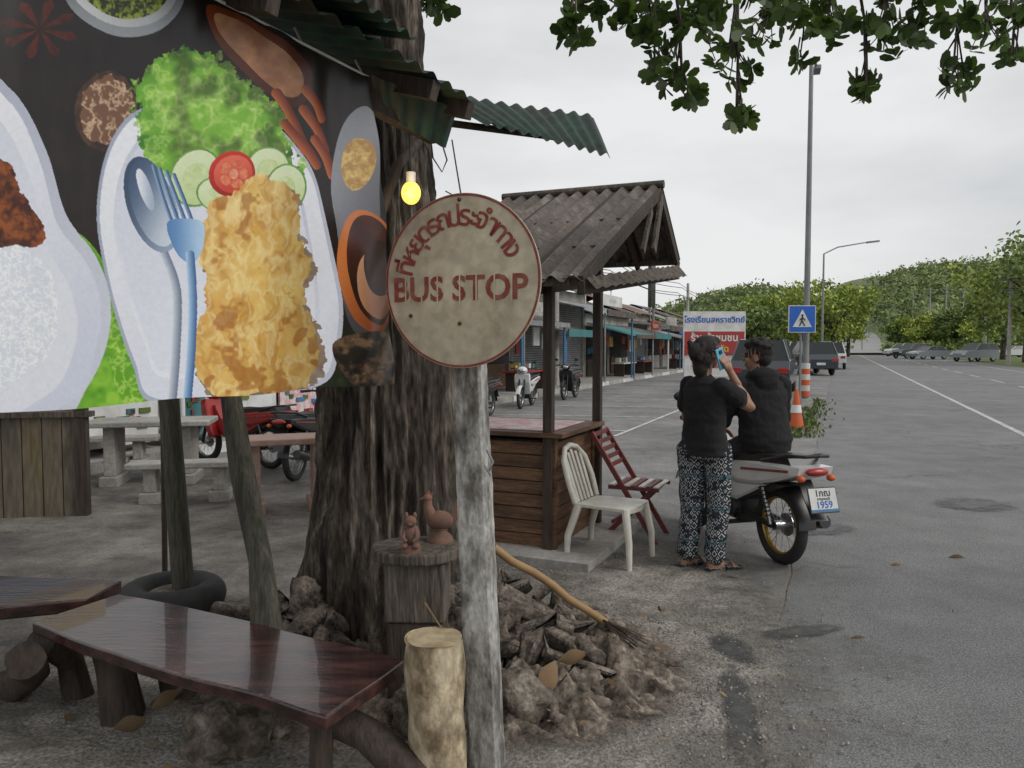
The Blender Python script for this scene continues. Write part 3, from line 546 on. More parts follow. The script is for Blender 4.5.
# ================= BENCHES
def slab(name,pts,z,th,legs,seed):
    b=B(); o=[]
    for i in range(len(pts)):
        a=V(pts[i]);c=V(pts[(i+1)%len(pts)]); k=14
        for j in range(k):
            p=a.lerp(c,j/k); p=p+.018*V((noise.noise(p*2.5+V((seed,0,0))),noise.noise(p*2.5+V((0,seed,5))),0)); o.append(V((p.x,p.y,z)))
    b.prism(o[::-1],(0,0,-th),m_bench); 
    for l in legs: b.tube(l[0],l[1],m_woodd,n=14,jit=.35)
    return b.build(name,bevel=.008)
A1,A2,A3,A4=G(118,594,.45),G(30,622,.45),G(330,715,.45),G(405,660,.45)
mid=(A2+A3)/2+V((-.05,-.02,0)); mid2=(A1+A4)/2+V((.02,.03,0))
slab('wooden_bench',[A1,A2,mid,A3,A4,mid2],.45,.05,[([(-1.72,3.25,.40),(-1.68,3.2,.2),(-1.66,3.2,0)],[.09,.075,.1]),([(-1.6,3.38,.4),(-1.55,3.4,.2),(-1.5,3.42,0)],[.08,.06,.08]),([(-.66,2.62,.40),(-.66,2.6,.2),(-.66,2.58,-.02)],[.045,.04,.045]),([(-.85,2.75,.33),(-.5,2.62,.25),(-.2,2.5,.05)],[.06,.06,.07])],2)
B1,B2=G(122,580,.45),G(86,600,.45)
slab('wooden_bench',[B1,B2,G(-60,618,.45)-V((.3,0,0)),G(-40,570,.45)-V((.4,0,0))],.45,.06,[([G(25,660,.36),V((G(35,672,.2).x,G(35,672,.2).y,.2)),G(5,690)],[.07,.06,.09]),([G(40,640,.38),G(70,660,.2),G(80,700)],[.06,.05,.06]),([(-3.3,3.7,.4),(-3.3,3.7,0)],[.07,.07])],6)
def rock(c,r,seed,sub=4):
    bm=bmesh.new(); bmesh.ops.create_icosphere(bm,subdivisions=sub,radius=1); 
    for v_ in bm.verts: k=1+.45*noise.noise(v_.co*1.4+V((seed,0,0)))+.2*noise.noise(v_.co*4+V((seed,0,0)))+.07*noise.noise(v_.co*11); v_.co=V((v_.co.x*r[0],v_.co.y*r[1],v_.co.z*r[2]))*k+V(c)
    me=bpy.data.meshes.new('rock'); bm.to_mesh(me); bm.free(); me.polygons.foreach_set('use_smooth',[True]*len(me.polygons)); me.materials.append(m_rock); o=bpy.data.objects.new('rock',me); bpy.context.scene.collection.objects.link(o)
rock((-1.13,2.95,.08),(.17,.13,.13),1); rock((-.95,3.1,.07),(.12,.1,.12),4); rock((.02,3.2,.1),(.14,.12,.11),8); rock((.3,3.35,.07),(.12,.1,.1),12); rock((.1,3.55,.16),(.14,.12,.1),15); rock((-.35,3.1,.12),(.12,.1,.13),18); rock((.45,3.7,.06),(.13,.12,.1),22); rock((-.42,3.42,.25),(.11,.1,.2),25);rock((-.22,3.55,.2),(.14,.12,.15),27)
for k in range(46):
    a=random.uniform(0,6.28); q=math.sqrt(random.random()); x=.05+.74*q*math.cos(a); y=3.65+.70*q*math.sin(a); r_=random.uniform(.02,.06); rock((x,y,.02+.14*(1-q)),(r_*1.3,r_,r_*.8),k*2.3,3)
n=170; cx=np.concatenate([rng.uniform(-2.4,-.2,90),rng.uniform(-.2,.9,40),rng.uniform(-3.5,4,40)]); cy=np.concatenate([rng.uniform(2.5,4.5,90),rng.uniform(2.8,4.4,40),rng.uniform(2.8,12,40)])
cz=np.concatenate([np.full(90,.04),np.full(40,.12),np.full(40,.025)]); dd=np.stack([rng.normal(size=n),rng.normal(size=n),rng.normal(size=n)*.3],1); nn=np.stack([rng.normal(size=n)*.4,rng.normal(size=n)*.4,np.ones(n)],1)
npmesh('fallen_leaves',leafverts(np.stack([cx,cy,cz],1),dd,nn,np.concatenate([rng.uniform(.03,.08,90),rng.uniform(.02,.05,40),rng.uniform(.015,.03,40)])),7,m_dry)
b=B()
def curl(px,py,d,L,ang):
    c=P(px,py,d); a=V((math.cos(ang),math.sin(ang)*.4,math.sin(ang)*.5)).normalized(); w=a.cross(V((.2,1,.3))).normalized(); vs=[]
    for i in range(7):
        t=i/6; wd=.3*L*math.sin(math.pi*min(.97,max(.05,t)))
        vs+= [c+a*L*(t-.5)+w*wd+V((0,0,.12*L*t)),c+a*L*(t-.5)-V((0,.15*L,0))*math.sin(math.pi*t),c+a*L*(t-.5)-w*wd]
    b.add(vs,[(i*3+k,i*3+k+1,i*3+k+4,i*3+k+3) for i in range(6) for k in range(2)],m_dry,True)
for q in [(548,680,3.2,.15,1.2),(572,658,3.3,.12,.3),(855,644,4.12,.15,.1),(955,560,5.7,.14,-.1),(895,566,5.5,.08,.0),(130,725,2.95,.12,.3),(165,700,3.0,.10,.8)]: curl(*q)
b.build('fallen_leaves')
n=4800; gx=rng.normal(.45,.5,n); gy=rng.normal(3.7,1.0,n); gs=rng.uniform(.003,.012,n)
q=np.array([[0,0,1.0],[1,0,0],[0,1,0],[0,0,1],[0,1,0],[-1,0,0],[0,0,1],[-1,0,0],[0,-1,0],[0,0,1],[0,-1,0],[1,0,0]])*.9
ang=rng.uniform(0,6.28,n); ca_,sa_=np.cos(ang),np.sin(ang); qq=np.stack([q[None,:,0]*ca_[:,None]-q[None,:,1]*sa_[:,None],q[None,:,0]*sa_[:,None]+q[None,:,1]*ca_[:,None],np.repeat(q[None,:,2],n,0)*.8],-1)*gs[:,None,None]
npmesh('gravel',(qq+np.stack([gx,gy,np.full(n,.016)],1)[:,None,:]).reshape(-1,3),3,m_gravel)
b=B(); b.tube(wob(P(493,547,3.5),P(605,622,3.75),6,.03,2),[.02]*7,m_bamboo,n=10); 
for k in range(26): b.tube([P(600,618,3.74),P(618+random.uniform(0,30),628+random.uniform(0,26),3.7+random.uniform(-.1,.15))],[.004,.002],m_woodd,n=4)
b.tube([P(425,603,3.0),P(440,626,2.8),P(460,640,2.76)],[.004,.003,.003],m_bamboo,n=5); b.build('broom')
b=B(); c=V((P(172,590,4.5).x,4.5,.11)); b.torus(c,(0,0,1),.22,.085,m_black,k=14,flat=1.1); b.ell(c+V((0,0,-.02)),(.18,.18,.08),m_rock); b.build('tyre_planter')
# ================= BOOTH
bO=V((.33,5.69,0)); br=V((.4,.917,0)).normalized(); bl=V((-.917,.4,0)).normalized()
def bw(a,l,z): return bO+br*a+bl*l+V((0,0,z))
b=B(); b.box(bw(.45,.6,.04),(1.5,1.9,.08),m_conc,X=br); 
b.box(bw(.45,.62,.48),(.82,1.16,.8),m_woodd,X=br)
for k in range(8):
    z=.125+k*.1; b.box(bw(.0,.62,z),(.022,1.22,.094),m_plank,X=br); b.box(bw(.45,.02,z),(.86,.022,.094),m_plank,X=br)
for a,l in((-.005,.015),(.9,.015),(-.005,1.23),(-.005,.62)): b.box(bw(a-.012,l-.0,.5),(.05,.05,.86),m_plank,X=br)
b.box(bw(.44,.6,.935),(1.06,1.36,.035),m_plank,X=br); b.box(bw(.42,.65,.9575),(.8,1.2,.008),m_pink,X=br)
for a,l in((-.03,.05),(.95,-.02),(-.03,1.22),(.95,1.22)):
    zt2=2.05+(a+.43)*.444-.05; b.box(bw(a,l,zt2/2),(.07,.07,zt2),m_woodd,X=br)
er,rr_,re=-.43,1.91,2.8; bR,bL=-.34,1.295
b.sheet(bw(rr_,bL,3.09),bw(rr_,bR,3.09),bw(er,bR,2.05),bw(er,bL,2.05),m_tin,nc=11,amp=.026,nv=8)
b.sheet(bw(rr_,bL,3.09),bw(rr_,bR,3.09),bw(re,bR,2.47),bw(re,bL,2.47),m_tin,nc=11,amp=.026,nv=4)
b.tube([bw(rr_,bR-.02,3.105),bw(rr_,bL,3.105)],.04,m_tin,n=8)
for l in(bR+.02,.1,.7,bL-.03):
    b.beam(bw(er+.03,l,2.02),bw(rr_,l,3.03),.04,.09,m_woodd); b.beam(bw(rr_,l,3.03),bw(re-.02,l,2.42),.04,.09,m_woodd); b.beam(bw(er+.02,l,1.98),bw(re-.05,l,2.33),.05,.09,m_woodd)
for a,z in((-.35,2.03),(.3,2.33),(1.0,2.64),(1.7,2.94),(2.3,2.8),(2.75,2.46)): b.beam(bw(a,bR+.02,z),bw(a,bL,z),.05,.05,m_woodg)
b.beam(bw(1.6,bR,2.45),bw(1.9,bR,3.0),.03,.1,m_woodg); b.beam(bw(1.2,bR,2.4),bw(1.5,bR,2.8),.03,.06,m_woodg)
b.sheet(bw(er+.05,bR-.02,2.06),bw(re-.15,bR-.02,2.42),bw(re-.2,bR-.12,2.30),bw(er+.02,bR-.10,1.98),m_woodg,nc=14,amp=.010,nv=3)
b.build('market_stall',bevel=.003)
# ================= CHAIRS
def pchair(loc,ang):
    b=B(); sh=.44
    seat=[(-.2,-.19),(.19,-.215),(.225,-.15),(.235,0),(.225,.15),(.19,.215),(-.2,.19)]
    b.prism([V((x,y,sh)) for x,y in seat],(0,0,-.022),m_plastic)
    b.tube([(.2,-.2,sh-.03),(.225,0,sh-.035),(.2,.2,sh-.03)],.014,m_plastic,n=8)
    for x,y,ex,ey in((.19,.19,.24,.235),(.19,-.19,.24,-.235),(-.18,.18,-.26,.215),(-.18,-.18,-.26,-.215)):
        b.tube([(x,y,sh-.01),(ex*.97,ey*.97,.2),(ex,ey,0)],[.032,.026,.02],m_plastic,n=8)
    fr=[(-.2,-.19,sh),(-.25,-.205,.6),(-.30,-.18,.74),(-.335,-.10,.82),(-.345,0,.84),(-.335,.10,.82),(-.30,.18,.74),(-.25,.205,.6),(-.2,.19,sh)]
    b.tube(fr,.022,m_plastic,n=10)
    for k in(-.12,-.06,0,.06,.12): b.beam((-.205,k,sh),(-.335+.15*abs(k),k*1.05,.81-abs(k)*.3),.036,.012,m_plastic,up=(1,0,0))
    return b.xf(TR(loc,ang)).build('plastic_chair',bevel=.003)
c1=G(614,562); pchair((c1.x-.02,c1.y+.04,0),math.radians(-30))
def wchair(loc,ang):
    b=B()
    for e in(-1,1):
        b.beam((-.33,.2*e,.88),(.22,.2*e,.0),.025,.04,m_redc); b.beam((-.24,.175*e,0),(.2,.175*e,.45),.025,.04,m_redc)
    for k in range(7): b.box((-.16+k*.062,0,.455),(.04,.40,.016),m_redc if k%2 else m_plastic)
    b.box((.03,.2,.44),(.42,.02,.03),m_redc); b.box((.03,-.2,.44),(.42,.02,.03),m_redc)
    for k in range(5): b.beam((-.315+k*.035,-.2,.86-k*.062),(-.315+k*.035,.2,.86-k*.062),.012,.04,m_redc)
    b.box((-.15,0,.15),(.02,.36,.03),m_redc)
    return b.xf(TR(loc,ang)).build('folding_chair',bevel=.003)
c2=G(632,540); wchair((c2.x+.05,c2.y+.12,0),math.radians(-24))
# ================= MOTORBIKE
def bike(loc,ang,body,name='motorcycle',plate=True,rim=None):
    rim=rim or m_gold; b=B()
    for wx in(0,1.22):
        b.torus((wx,0,.285),(0,1,0),.245,.042,m_black,n=40,flat=.95); b.torus((wx,0,.285),(0,1,0),.205,.012,rim,n=40,flat=2)
        b.tube([(wx,-.06,.285),(wx,.06,.285)],.035,m_steel); 
        for k in range(20): a=k*math.pi/10; b.tube([(wx,.03*(-1)**k,.285),(wx+.2*math.cos(a),0,.285+.2*math.sin(a))],.0028,m_steel,n=4)
        b.tube([(wx,-.05,.285),(wx,-.045,.285)],.085,m_steel,n=24)
    for e in(-1,1):
        b.beam((0,.075*e,.285),(.46,.07*e,.33),.025,.04,m_blackp); b.tube([(-.02,.105*e,.30),(.10,.11*e,.62)],[.014,.014],m_steel,n=8); 
        for k in range(8): b.torus((.005+k*.011,.107*e,.36+k*.028),(.34,0,.94),.024,.005,m_blackp,n=14,k=6)
    b.box((.52,0,.33),(.30,.2,.17),m_blackp); b.tube([(.5,0,.36),(.78,0,.40)],[.07,.06],m_steel,n=14); b.tube([(.5,-.12,.33),(.5,.12,.33)],.08,m_steel,n=18)
    b.tube([(.78,-.06,.36),(.7,-.12,.2),(.4,-.14,.21),(.05,-.15,.28),(-.28,-.16,.36)],[.016,.016,.02,.045,.048],m_blackp,n=14)
    b.beam((.45,.0,.22),(.45,.22,.22),.03,.03,m_black); b.beam((.45,-.2,.22),(.45,0,.22),.03,.03,m_black)
    def shell(poly,w0,m):
        for e in(-1,1):
            cx=sum(q[0] for q in poly)/len(poly); cz=sum(q[1] for q in poly)/len(poly)
            inn=[V((q[0],.0,q[1])) for q in poly]; mid=[V((q[0],w0*e*.9,q[1])) for q in poly]; out=[V((cx+(q[0]-cx)*.8,w0*e,cz+(q[1]-cz)*.75)) for q in poly]; n=len(poly)
            b.add(inn+mid+out,[(i,(i+1)%n,n+(i+1)%n,n+i) for i in range(n)]+[(n+i,n+(i+1)%n,2*n+(i+1)%n,2*n+i) for i in range(n)]+[tuple(range(2*n,3*n))],m,False)
    shell([(-.38,.765),(-.36,.71),(-.10,.625),(.14,.57),(.40,.55),(.62,.60),(.64,.66),(.5,.70),(.1,.745),(-.2,.765)],.15,body)
    shell([(.02,.585),(.20,.50),(.42,.40),(.62,.42),(.62,.56),(.42,.54),(.2,.56)],.125,body)
    shell([(-.2,.61),(.0,.54),(.3,.42),(.6,.36),(.6,.44),(.3,.50),(.0,.60)],.10,m_blackp)
    for e in(-1,1): b.beam((-.28,.153*e,.725),(.3,.153*e,.665),.004,.018,m_dred)
    shell([(.55,.42),(.8,.40),(1.0,.62),(1.03,.78),(.93,.80),(.8,.62),(.6,.6)],.10,body)
    shell([(.86,.40),(.95,.36),(1.08,.66),(1.1,.86),(1.0,.88),(.95,.7)],.2,body)
    shell([(-.27,.765),(-.24,.81),(-.05,.815),(.12,.80),(.3,.78),(.5,.78),(.66,.73),(.6,.69),(.3,.70),(0,.735)],.135,m_blackp)
    for e in(-1,1): b.tube([(.05,.14*e,.76),(-.25,.14*e,.83),(-.38,.09*e,.84),(-.40,0,.845)],.013,m_blackp,n=8)
    b.ell((-.39,0,.735),(.035,.09,.03),m_red); 
    for e in(-1,1): b.ell((-.38,.12*e,.69),(.03,.03,.024),m_orange)
    arc=[(.285*math.cos(t)*1.08,.285+.285*1.12*math.sin(t)) for t in np.linspace(math.radians(60),math.radians(175),10)]
    vs=[];
    for q in arc: vs+=[V((q[0],-.07,q[1])),V((q[0]*1.03,0,.285+(q[1]-.285)*1.04)),V((q[0],.07,q[1]))]
    b.add(vs,[(i*3+k,i*3+k+1,i*3+k+4,i*3+k+3) for i in range(9) for k in range(2)],m_blackp,True)
    b.prism([V(q) for q in((-.25,-.055,.66),(-.25,.055,.66),(-.42,.065,.42),(-.42,-.065,.42))],(-.015,0,-.012),m_blackp)
    for e in(-1,1): b.tube([(1.22,.07*e,.285),(1.13,.07*e,.55),(1.03,.06*e,.85)],[.022,.025,.025],m_steel if plate else m_blackp,n=8)
    arc=[(1.22+.31*math.cos(t),.285+.31*math.sin(t)) for t in np.linspace(math.radians(20),math.radians(165),10)]; vs=[]
    for q in arc: vs+=[V((q[0],-.06,q[1]-.02)),V((q[0],0,q[1]+.01)),V((q[0],.06,q[1]-.02))]
    b.add(vs,[(i*3+k,i*3+k+1,i*3+k+4,i*3+k+3) for i in range(9) for k in range(2)],body,True)
    b.ell((1.05,0,.96),(.13,.14,.10),body); b.ell((1.15,0,.95),(.05,.10,.06),m_steel)
    b.tube([(.88,-.34,1.0),(.95,-.2,1.01),(1.0,0,.99),(.95,.2,1.01),(.88,.34,1.0)],.014,m_blackp,n=8)
    for e in(-1,1):
        b.tube([(.88,.34*e,1.0),(.93,.23*e,1.01)],.02,m_black,n=10); b.tube([(.97,.2*e,1.0),(.99,.27*e,1.14)],.006,m_blackp,n=6); b.ell((.985,.30*e,1.17),(.018,.06,.04),m_blackp)
    if plate:
        pc=V((-.455,0,.555)); px_=V((0,-1,0)); pz=V((.32,0,1)).normalized(); nn=px_.cross(pz)
        b.box(pc+nn*.001,(.225,.175,.006),m_blackp,X=px_,Y=pz,Z=nn)
        b.box(pc+nn*.0055,(.212,.16,.004),m_white,X=px_,Y=pz,Z=nn)
        b.box(pc+nn*.0085-pz*.07,(.212,.018,.001),m_dustblue,X=px_,Y=pz,Z=nn)
        b.text('1กฌ',pc+pz*.045,px_,pz,.062,m_blackp,bold=.001,lift=.0095); b.text('กาญจนบุรี',pc+pz*.008,px_,pz,.025,m_blackp,bold=.0004,lift=.0095); b.text('1959',pc-pz*.033,px_,pz,.066,m_blue,bold=.001,lift=.0095)
    return b.xf(TR(loc,ang)).build(name,bevel=.004)
th=math.radians(16); bang=math.pi/2+th
bike((1.97,5.58,0),bang,m_silver)
bike((G(525,408).x+.2,20.4,0),math.radians(255),m_carw,'scooter',False,m_steel)
bike((G(565,397).x+.3,23.5,0),math.radians(250),m_blackp,'scooter',False,m_steel)
bike((G(490,415).x,17.4,0),math.radians(250),m_blackp,'scooter',False,m_steel)
bike((G(268,470).x,9.9,0),math.radians(150),m_red,'scooter',False,m_steel)
bike((G(300,478).x,9.0,0),math.radians(80),m_blackp,'scooter',False,m_steel)
# ================= PEOPLE
def capmesh(p0,p1,r0,r1,n=14):
    p0=V(p0);p1=V(p1);d=p1-p0;L=max(d.length,1e-4);d=d/L;a=d.cross(V((0,0,1)) if abs(d.z)<.9 else V((1,0,0))).normalized();c=d.cross(a)
    rings=[]; 
    for t in(-80,-50,-20): q=math.radians(t); rings.append((r0*math.sin(q),r0*math.cos(q)))
    k=max(1,int(L/.02))
    for i in range(k+1): rings.append((L*i/k,r0+(r1-r0)*i/k))
    for t in(20,50,80): q=math.radians(t); rings.append((L+r1*math.sin(q),r1*math.cos(q)))
    vs=[p0+d*x+(a*math.cos(6.28318*j/n)+c*math.sin(6.28318*j/n))*r for x,r in rings for j in range(n)]; m=len(rings)
    return vs,[(i*n+j,i*n+(j+1)%n,(i+1)*n+(j+1)%n,(i+1)*n+j) for i in range(m-1) for j in range(n)]+[tuple(range(n))[::-1],tuple(range((m-1)*n,m*n))]
def lofte(rings,n=28):
    out=[]
    for a,c in zip(rings[:-1],rings[1:]):
        k=max(1,int(abs(c[2]-a[2])/.02)); 
        for i in range(k): t=i/k; out.append([a[q]*(1-t)+c[q]*t for q in range(5)])
    out.append(rings[-1]); vs=[V((o[0]+o[3]*math.cos(6.28318*j/n),o[1]+o[4]*math.sin(6.28318*j/n),o[2])) for o in out for j in range(n)]; m=len(out)
    return vs,[(i*n+j,i*n+(j+1)%n,(i+1)*n+(j+1)%n,(i+1)*n+j) for i in range(m-1) for j in range(n)]+[tuple(range(n))[::-1],tuple(range((m-1)*n,m*n))]
def ellm(c,r,n=18,k=12):
    c=V(c); vs=[c+V((0,0,r[2]))]
    for i in range(1,k):
        p=math.pi*i/k
        for j in range(n): t=6.28318*j/n; vs.append(c+V((r[0]*math.sin(p)*math.cos(t),r[1]*math.sin(p)*math.sin(t),r[2]*math.cos(p))))
    vs.append(c-V((0,0,r[2]))); fs=[(0,1+j,1+(j+1)%n) for j in range(n)]+[(1+i*n+j,1+(i+1)*n+j,1+(i+1)*n+(j+1)%n,1+i*n+(j+1)%n) for i in range(k-2) for j in range(n)]+[(len(vs)-1,1+(k-2)*n+(j+1)%n,1+(k-2)*n+j) for j in range(n)]
    return vs,fs
def hand(w,d,nrm,th_side,curl=.5,sk='skin'):
    w=V(w);d=V(d).normalized();nrm=V(nrm);nrm=(nrm-d*nrm.dot(d)).normalized();sd=d.cross(nrm)*th_side; P_=[]
    P_.append((capmesh(w,w+d*.03,.024,.028),sk))
    for k in(-1,0,1): P_.append((capmesh(w+d*.025+sd*k*.018,w+d*.08+sd*k*.022,.015,.013),sk))
    for i,(o,l) in enumerate(((.030,.038),(.010,.044),(-.010,.040),(-.030,.031))):
        b0=w+d*.085+sd*o; p=b0; a=0
        for j,f in enumerate((1,.7,.55)):
            a+=curl*(.45,.8,.6)[j]; q=p+(d*math.cos(a)+nrm*math.sin(a)+sd*o*1.5*(j==0))*l*f; P_.append((capmesh(p,q,.0088-.0008*j,.0082-.0008*j,10),sk)); p=q
    t0=w+d*.025+sd*.022; t1=t0+(d*.6+sd*.7+nrm*.3).normalized()*.04; t2=t1+(d*.85+sd*.25+nrm*.4).normalized()*.03
    P_+= [(capmesh(t0,t1,.014,.011,10),sk),(capmesh(t1,t2,.0105,.009,10),sk)]; return P_
def headparts(c,yaw,hair='short',S=1):
    R=Matrix.Rotation(yaw,3,'Z'); c=V(c); P_=[]
    def E(o,r,l):
        vs,fs=ellm((0,0,0),r); P_.append((([c+R@(V(o)+v_) for v_ in vs],fs),l))
    E((0,-.005,.03),(.072,.09,.088),'skin'); E((0,.03,-.035),(.055,.058,.068),'skin'); E((0,.055,-.075),(.03,.028,.026),'skin')
    E((0,.098,-.01),(.012,.017,.02),'skin'); E((0,.088,.012),(.01,.014,.03),'skin'); E((0,.083,-.05),(.024,.012,.007),'lip'); E((0,.081,-.062),(.02,.011,.007),'lip')
    for e in(-1,1):
        E((.074*e,-.005,-.005),(.011,.02,.031),'skin'); E((.03*e,.079,.012),(.013,.01,.008),'eye'); E((.03*e,.083,.033),(.018,.008,.005),'hair'); E((.038*e,.065,-.02),(.02,.02,.02),'skin')
    if hair=='short':
        E((0,-.022,.055),(.088,.102,.09),'hair'); E((0,.045,.102),(.068,.055,.04),'hair'); E((0,-.05,-.0),(.075,.065,.07),'hair')
        for k in range(26):
            a=random.uniform(0,6.28); p=random.uniform(.2,1.3); E((.085*math.sin(p)*math.cos(a),-.02+.095*math.sin(p)*math.sin(a),.062+.086*math.cos(p)),(.024,.024,.02),'hair')
    else:
        E((0,-.02,.045),(.088,.102,.09),'hair'); E((0,.04,.09),(.068,.055,.04),'hair'); E((0,-.06,-.03),(.078,.06,.085),'hair'); E((0,-.128,.02),(.055,.052,.058),'hair'); E((0,-.08,-.10),(.055,.04,.065),'hair')
        for k in range(22): a=random.uniform(0,6.28); E((.05*math.cos(a),-.12+.04*math.sin(a),.02+.06*math.sin(a*2)),(.02,.02,.022),'hair')
    return P_
MATS={'skin':m_skin,'hair':m_hair,'tshirt':m_tshirt,'pants':m_pants,'lip':M('lips',(.25,.09,.07),(.2,.07,.06)),'eye':m_blackp,'shoe':m_blackp,'hoodie':m_hoodie,'jean':m_jean}
def figure(name,parts,T,voxel=.0065):
    vs=[];fs=[];lab=[]
    for (v_,f_),l in parts:
        o=len(vs); vs+=[V(q) for q in v_]; fs+=[tuple(o+k for k in f) for f in f_]; lab+=[l]*len(v_)
    me=bpy.data.meshes.new(name); me.from_pydata([tuple(q) for q in vs],[],fs); ob=bpy.data.objects.new(name,me); bpy.context.scene.collection.objects.link(ob)
    bm=bmesh.new(); bm.from_mesh(me); bmesh.ops.recalc_face_normals(bm,faces=bm.faces); bm.to_mesh(me); bm.free()
    md=ob.modifiers.new('r','REMESH'); md.mode='VOXEL'; md.voxel_size=voxel; md.use_smooth_shade=True
    sm=ob.modifiers.new('s','SMOOTH'); sm.factor=.5; sm.iterations=2
    dg=bpy.context.evaluated_depsgraph_get(); m2=bpy.data.meshes.new_from_object(ob.evaluated_get(dg)); ob.modifiers.clear()
    kd=kdtree.KDTree(len(vs)); [kd.insert(q,i) for i,q in enumerate(vs)]; kd.balance(); names=list(dict.fromkeys(lab))
    m2.materials.clear(); [m2.materials.append(MATS[n_]) for n_ in names]
    nv=len(m2.vertices); co=np.zeros(nv*3,np.float32); m2.vertices.foreach_get('co',co); nr=np.zeros(nv*3,np.float32); m2.vertex_normals.foreach_get('vector',nr); co=co.reshape(-1,3); nr=nr.reshape(-1,3)
    npoly=len(m2.polygons); cen=np.zeros(npoly*3,np.float32); m2.polygons.foreach_get('center',cen); cen=cen.reshape(-1,3)
    mi=[names.index(lab[kd.find(tuple(p))[1]]) for p in cen]; m2.polygons.foreach_set('material_index',mi); m2.polygons.foreach_set('use_smooth',[True]*npoly)
    disp=np.array([.009*(noise.noise(V((q[0]*7,q[1]*7,q[2]*18))))+.004*noise.noise(V((q[0]*26,q[1]*26,q[2]*26))) if .1<q[2]<1.33 else 0 for q in co.tolist()],np.float32)
    co=co+nr*disp[:,None]; m2.vertices.foreach_set('co',co.ravel())
    m2.update(); ob.data=m2; m2.transform(T); return ob
pr=[]
for e in(-1,1):
    fy=.05 if e>0 else -.05
    pr+= [(capmesh((.085*e,fy,.86),(.08*e,fy+.02,.47),.098,.082),'pants'),(capmesh((.08*e,fy+.02,.47),(.085*e,fy-.02,.12),.082,.072),'pants'),(capmesh((.085*e,fy-.02,.12),(.085*e,fy-.02,.065),.036,.033),'skin')]
    pr+= [(capmesh((.085*e,fy-.05,.052),(.095*e,fy+.06,.045),.031,.032),'skin'),(capmesh((.095*e,fy+.06,.043),(.1*e,fy+.13,.035),.031,.022),'skin')]
    for k in range(5): pr.append((capmesh((.1*e+(k-2)*.016,fy+.13,.033),(.1*e+(k-2)*.017,fy+.165-.004*abs(k-1.5),.029),.009,.008,8),'skin'))
    for k in range(9): pr.append((capmesh((.092*e-.022,fy-.085+k*.034,.014),(.092*e+.027,fy-.085+k*.034,.014),.021,.021,8),'shoe'))
    for q_ in range(3): pr.append((capmesh((.055*e,fy+.055+.02*q_,.035),(.095*e,fy+.055+.02*q_,.078-.006*q_),.015,.015,8),'shoe')); pr.append((capmesh((.095*e,fy+.055+.02*q_,.078-.006*q_),(.137*e,fy+.055+.02*q_,.035),.015,.015,8),'shoe'))
pr+= [(lofte([(0,0,.80,.135,.10),(0,0,.86,.172,.125),(0,0,.95,.165,.12),(0,0,1.02,.14,.1)]),'pants')]
pr+= [(lofte([(0,-.005,.83,.19,.14),(0,0,.93,.184,.137),(0,0,1.05,.166,.125),(0,.0,1.18,.176,.128),(0,-.005,1.28,.182,.116),(0,-.01,1.335,.155,.092),(0,-.01,1.37,.085,.065),(0,-.008,1.385,.058,.055)]),'tshirt')]
pr+= [(capmesh((0,-.01,1.36),(0,.005,1.47),.05,.046),'skin')]
sR=(.165,0,1.315); eR=(.19,.24,1.165); wR=(.125,.115,1.415)
pr+= [(capmesh(sR,(.183,.13,1.235),.066,.07),'tshirt'),(capmesh((.175,.06,1.27),eR,.045,.038),'skin'),(capmesh(eR,wR,.038,.025),'skin')]
pr+= hand(wR,(-.15,-.45,.85),(-1,-.1,-.1),-1,.45)
sL=(-.165,0,1.315); eL=(-.22,.03,1.06); wL=(-.15,.2,.98)
pr+= [(capmesh(sL,(-.2,.01,1.17),.066,.072),'tshirt'),(capmesh((-.195,.01,1.2),eL,.044,.037),'skin'),(capmesh(eL,wL,.037,.025),'skin')]+hand(wL,(.5,.8,0),(.3,-.2,-.9),1,.6)
pr+= headparts((-.0,.02,1.535),0.15,'bun')
wT=TR((1.36,5.42,0),math.radians(28)-math.pi/2)
wo=figure('standing_woman',pr,wT)
b=B(); pc=V((.098,.055,1.505)); b.box(pc,(.012,.075,.15),m_phone,X=(1,.1,0),Z=(0,-.35,1)); b.box(pc+V((.008,-.012,.045)),(.006,.03,.03),m_blackp,X=(1,.1,0),Z=(0,-.35,1)); b.xf(wT); b.build('mobile_phone',bevel=.004)
pr=[]
pr+= [(lofte([(0,.0,.78,.16,.13),(0,.0,.86,.19,.15),(0,.03,.97,.175,.135)]),'jean')]
pr+= [(lofte([(0,-.01,.81,.19,.155),(0,.0,.90,.215,.165),(0,.02,1.0,.20,.15),(0,.05,1.12,.205,.145),(0,.075,1.24,.22,.14),(0,.09,1.32,.195,.12),(0,.095,1.37,.115,.09),(0,.1,1.41,.075,.075)]),'hoodie')]
pr+= [(ellm((0,.03,1.375),(.12,.09,.068)),'hoodie'),(ellm((0,-.015,1.32),(.10,.055,.085)),'hoodie'),(capmesh((0,.095,1.38),(0,.12,1.47),.052,.05),'skin')]
for e in(-1,1):
    sh=(.19*e,.085,1.30); el=(.265*e,.17,1.03); wr=(.19*e,.38,.93)
    pr+= [(capmesh(sh,el,.08,.066),'hoodie'),(capmesh(el,wr,.064,.044),'hoodie')]; pr+=hand(wr,(-.3*e,.8,-.25),(-.3*e,-.2,-1),e,.7)
    kn=(.22*e,.44,.69); an=(.235*e,.36,.31)
    pr+= [(capmesh((.10*e,.04,.86),kn,.095,.07),'jean'),(capmesh(kn,an,.068,.05),'jean'),(capmesh((.235*e,.33,.275),(.245*e,.43,.265),.042,.04),'shoe'),(capmesh((.245*e,.43,.262),(.25*e,.51,.255),.04,.028),'shoe')]
pr+= headparts((0,.125,1.51),.75,'short')
figure('seated_man',pr,TR((1.93,5.84,-.01),th))
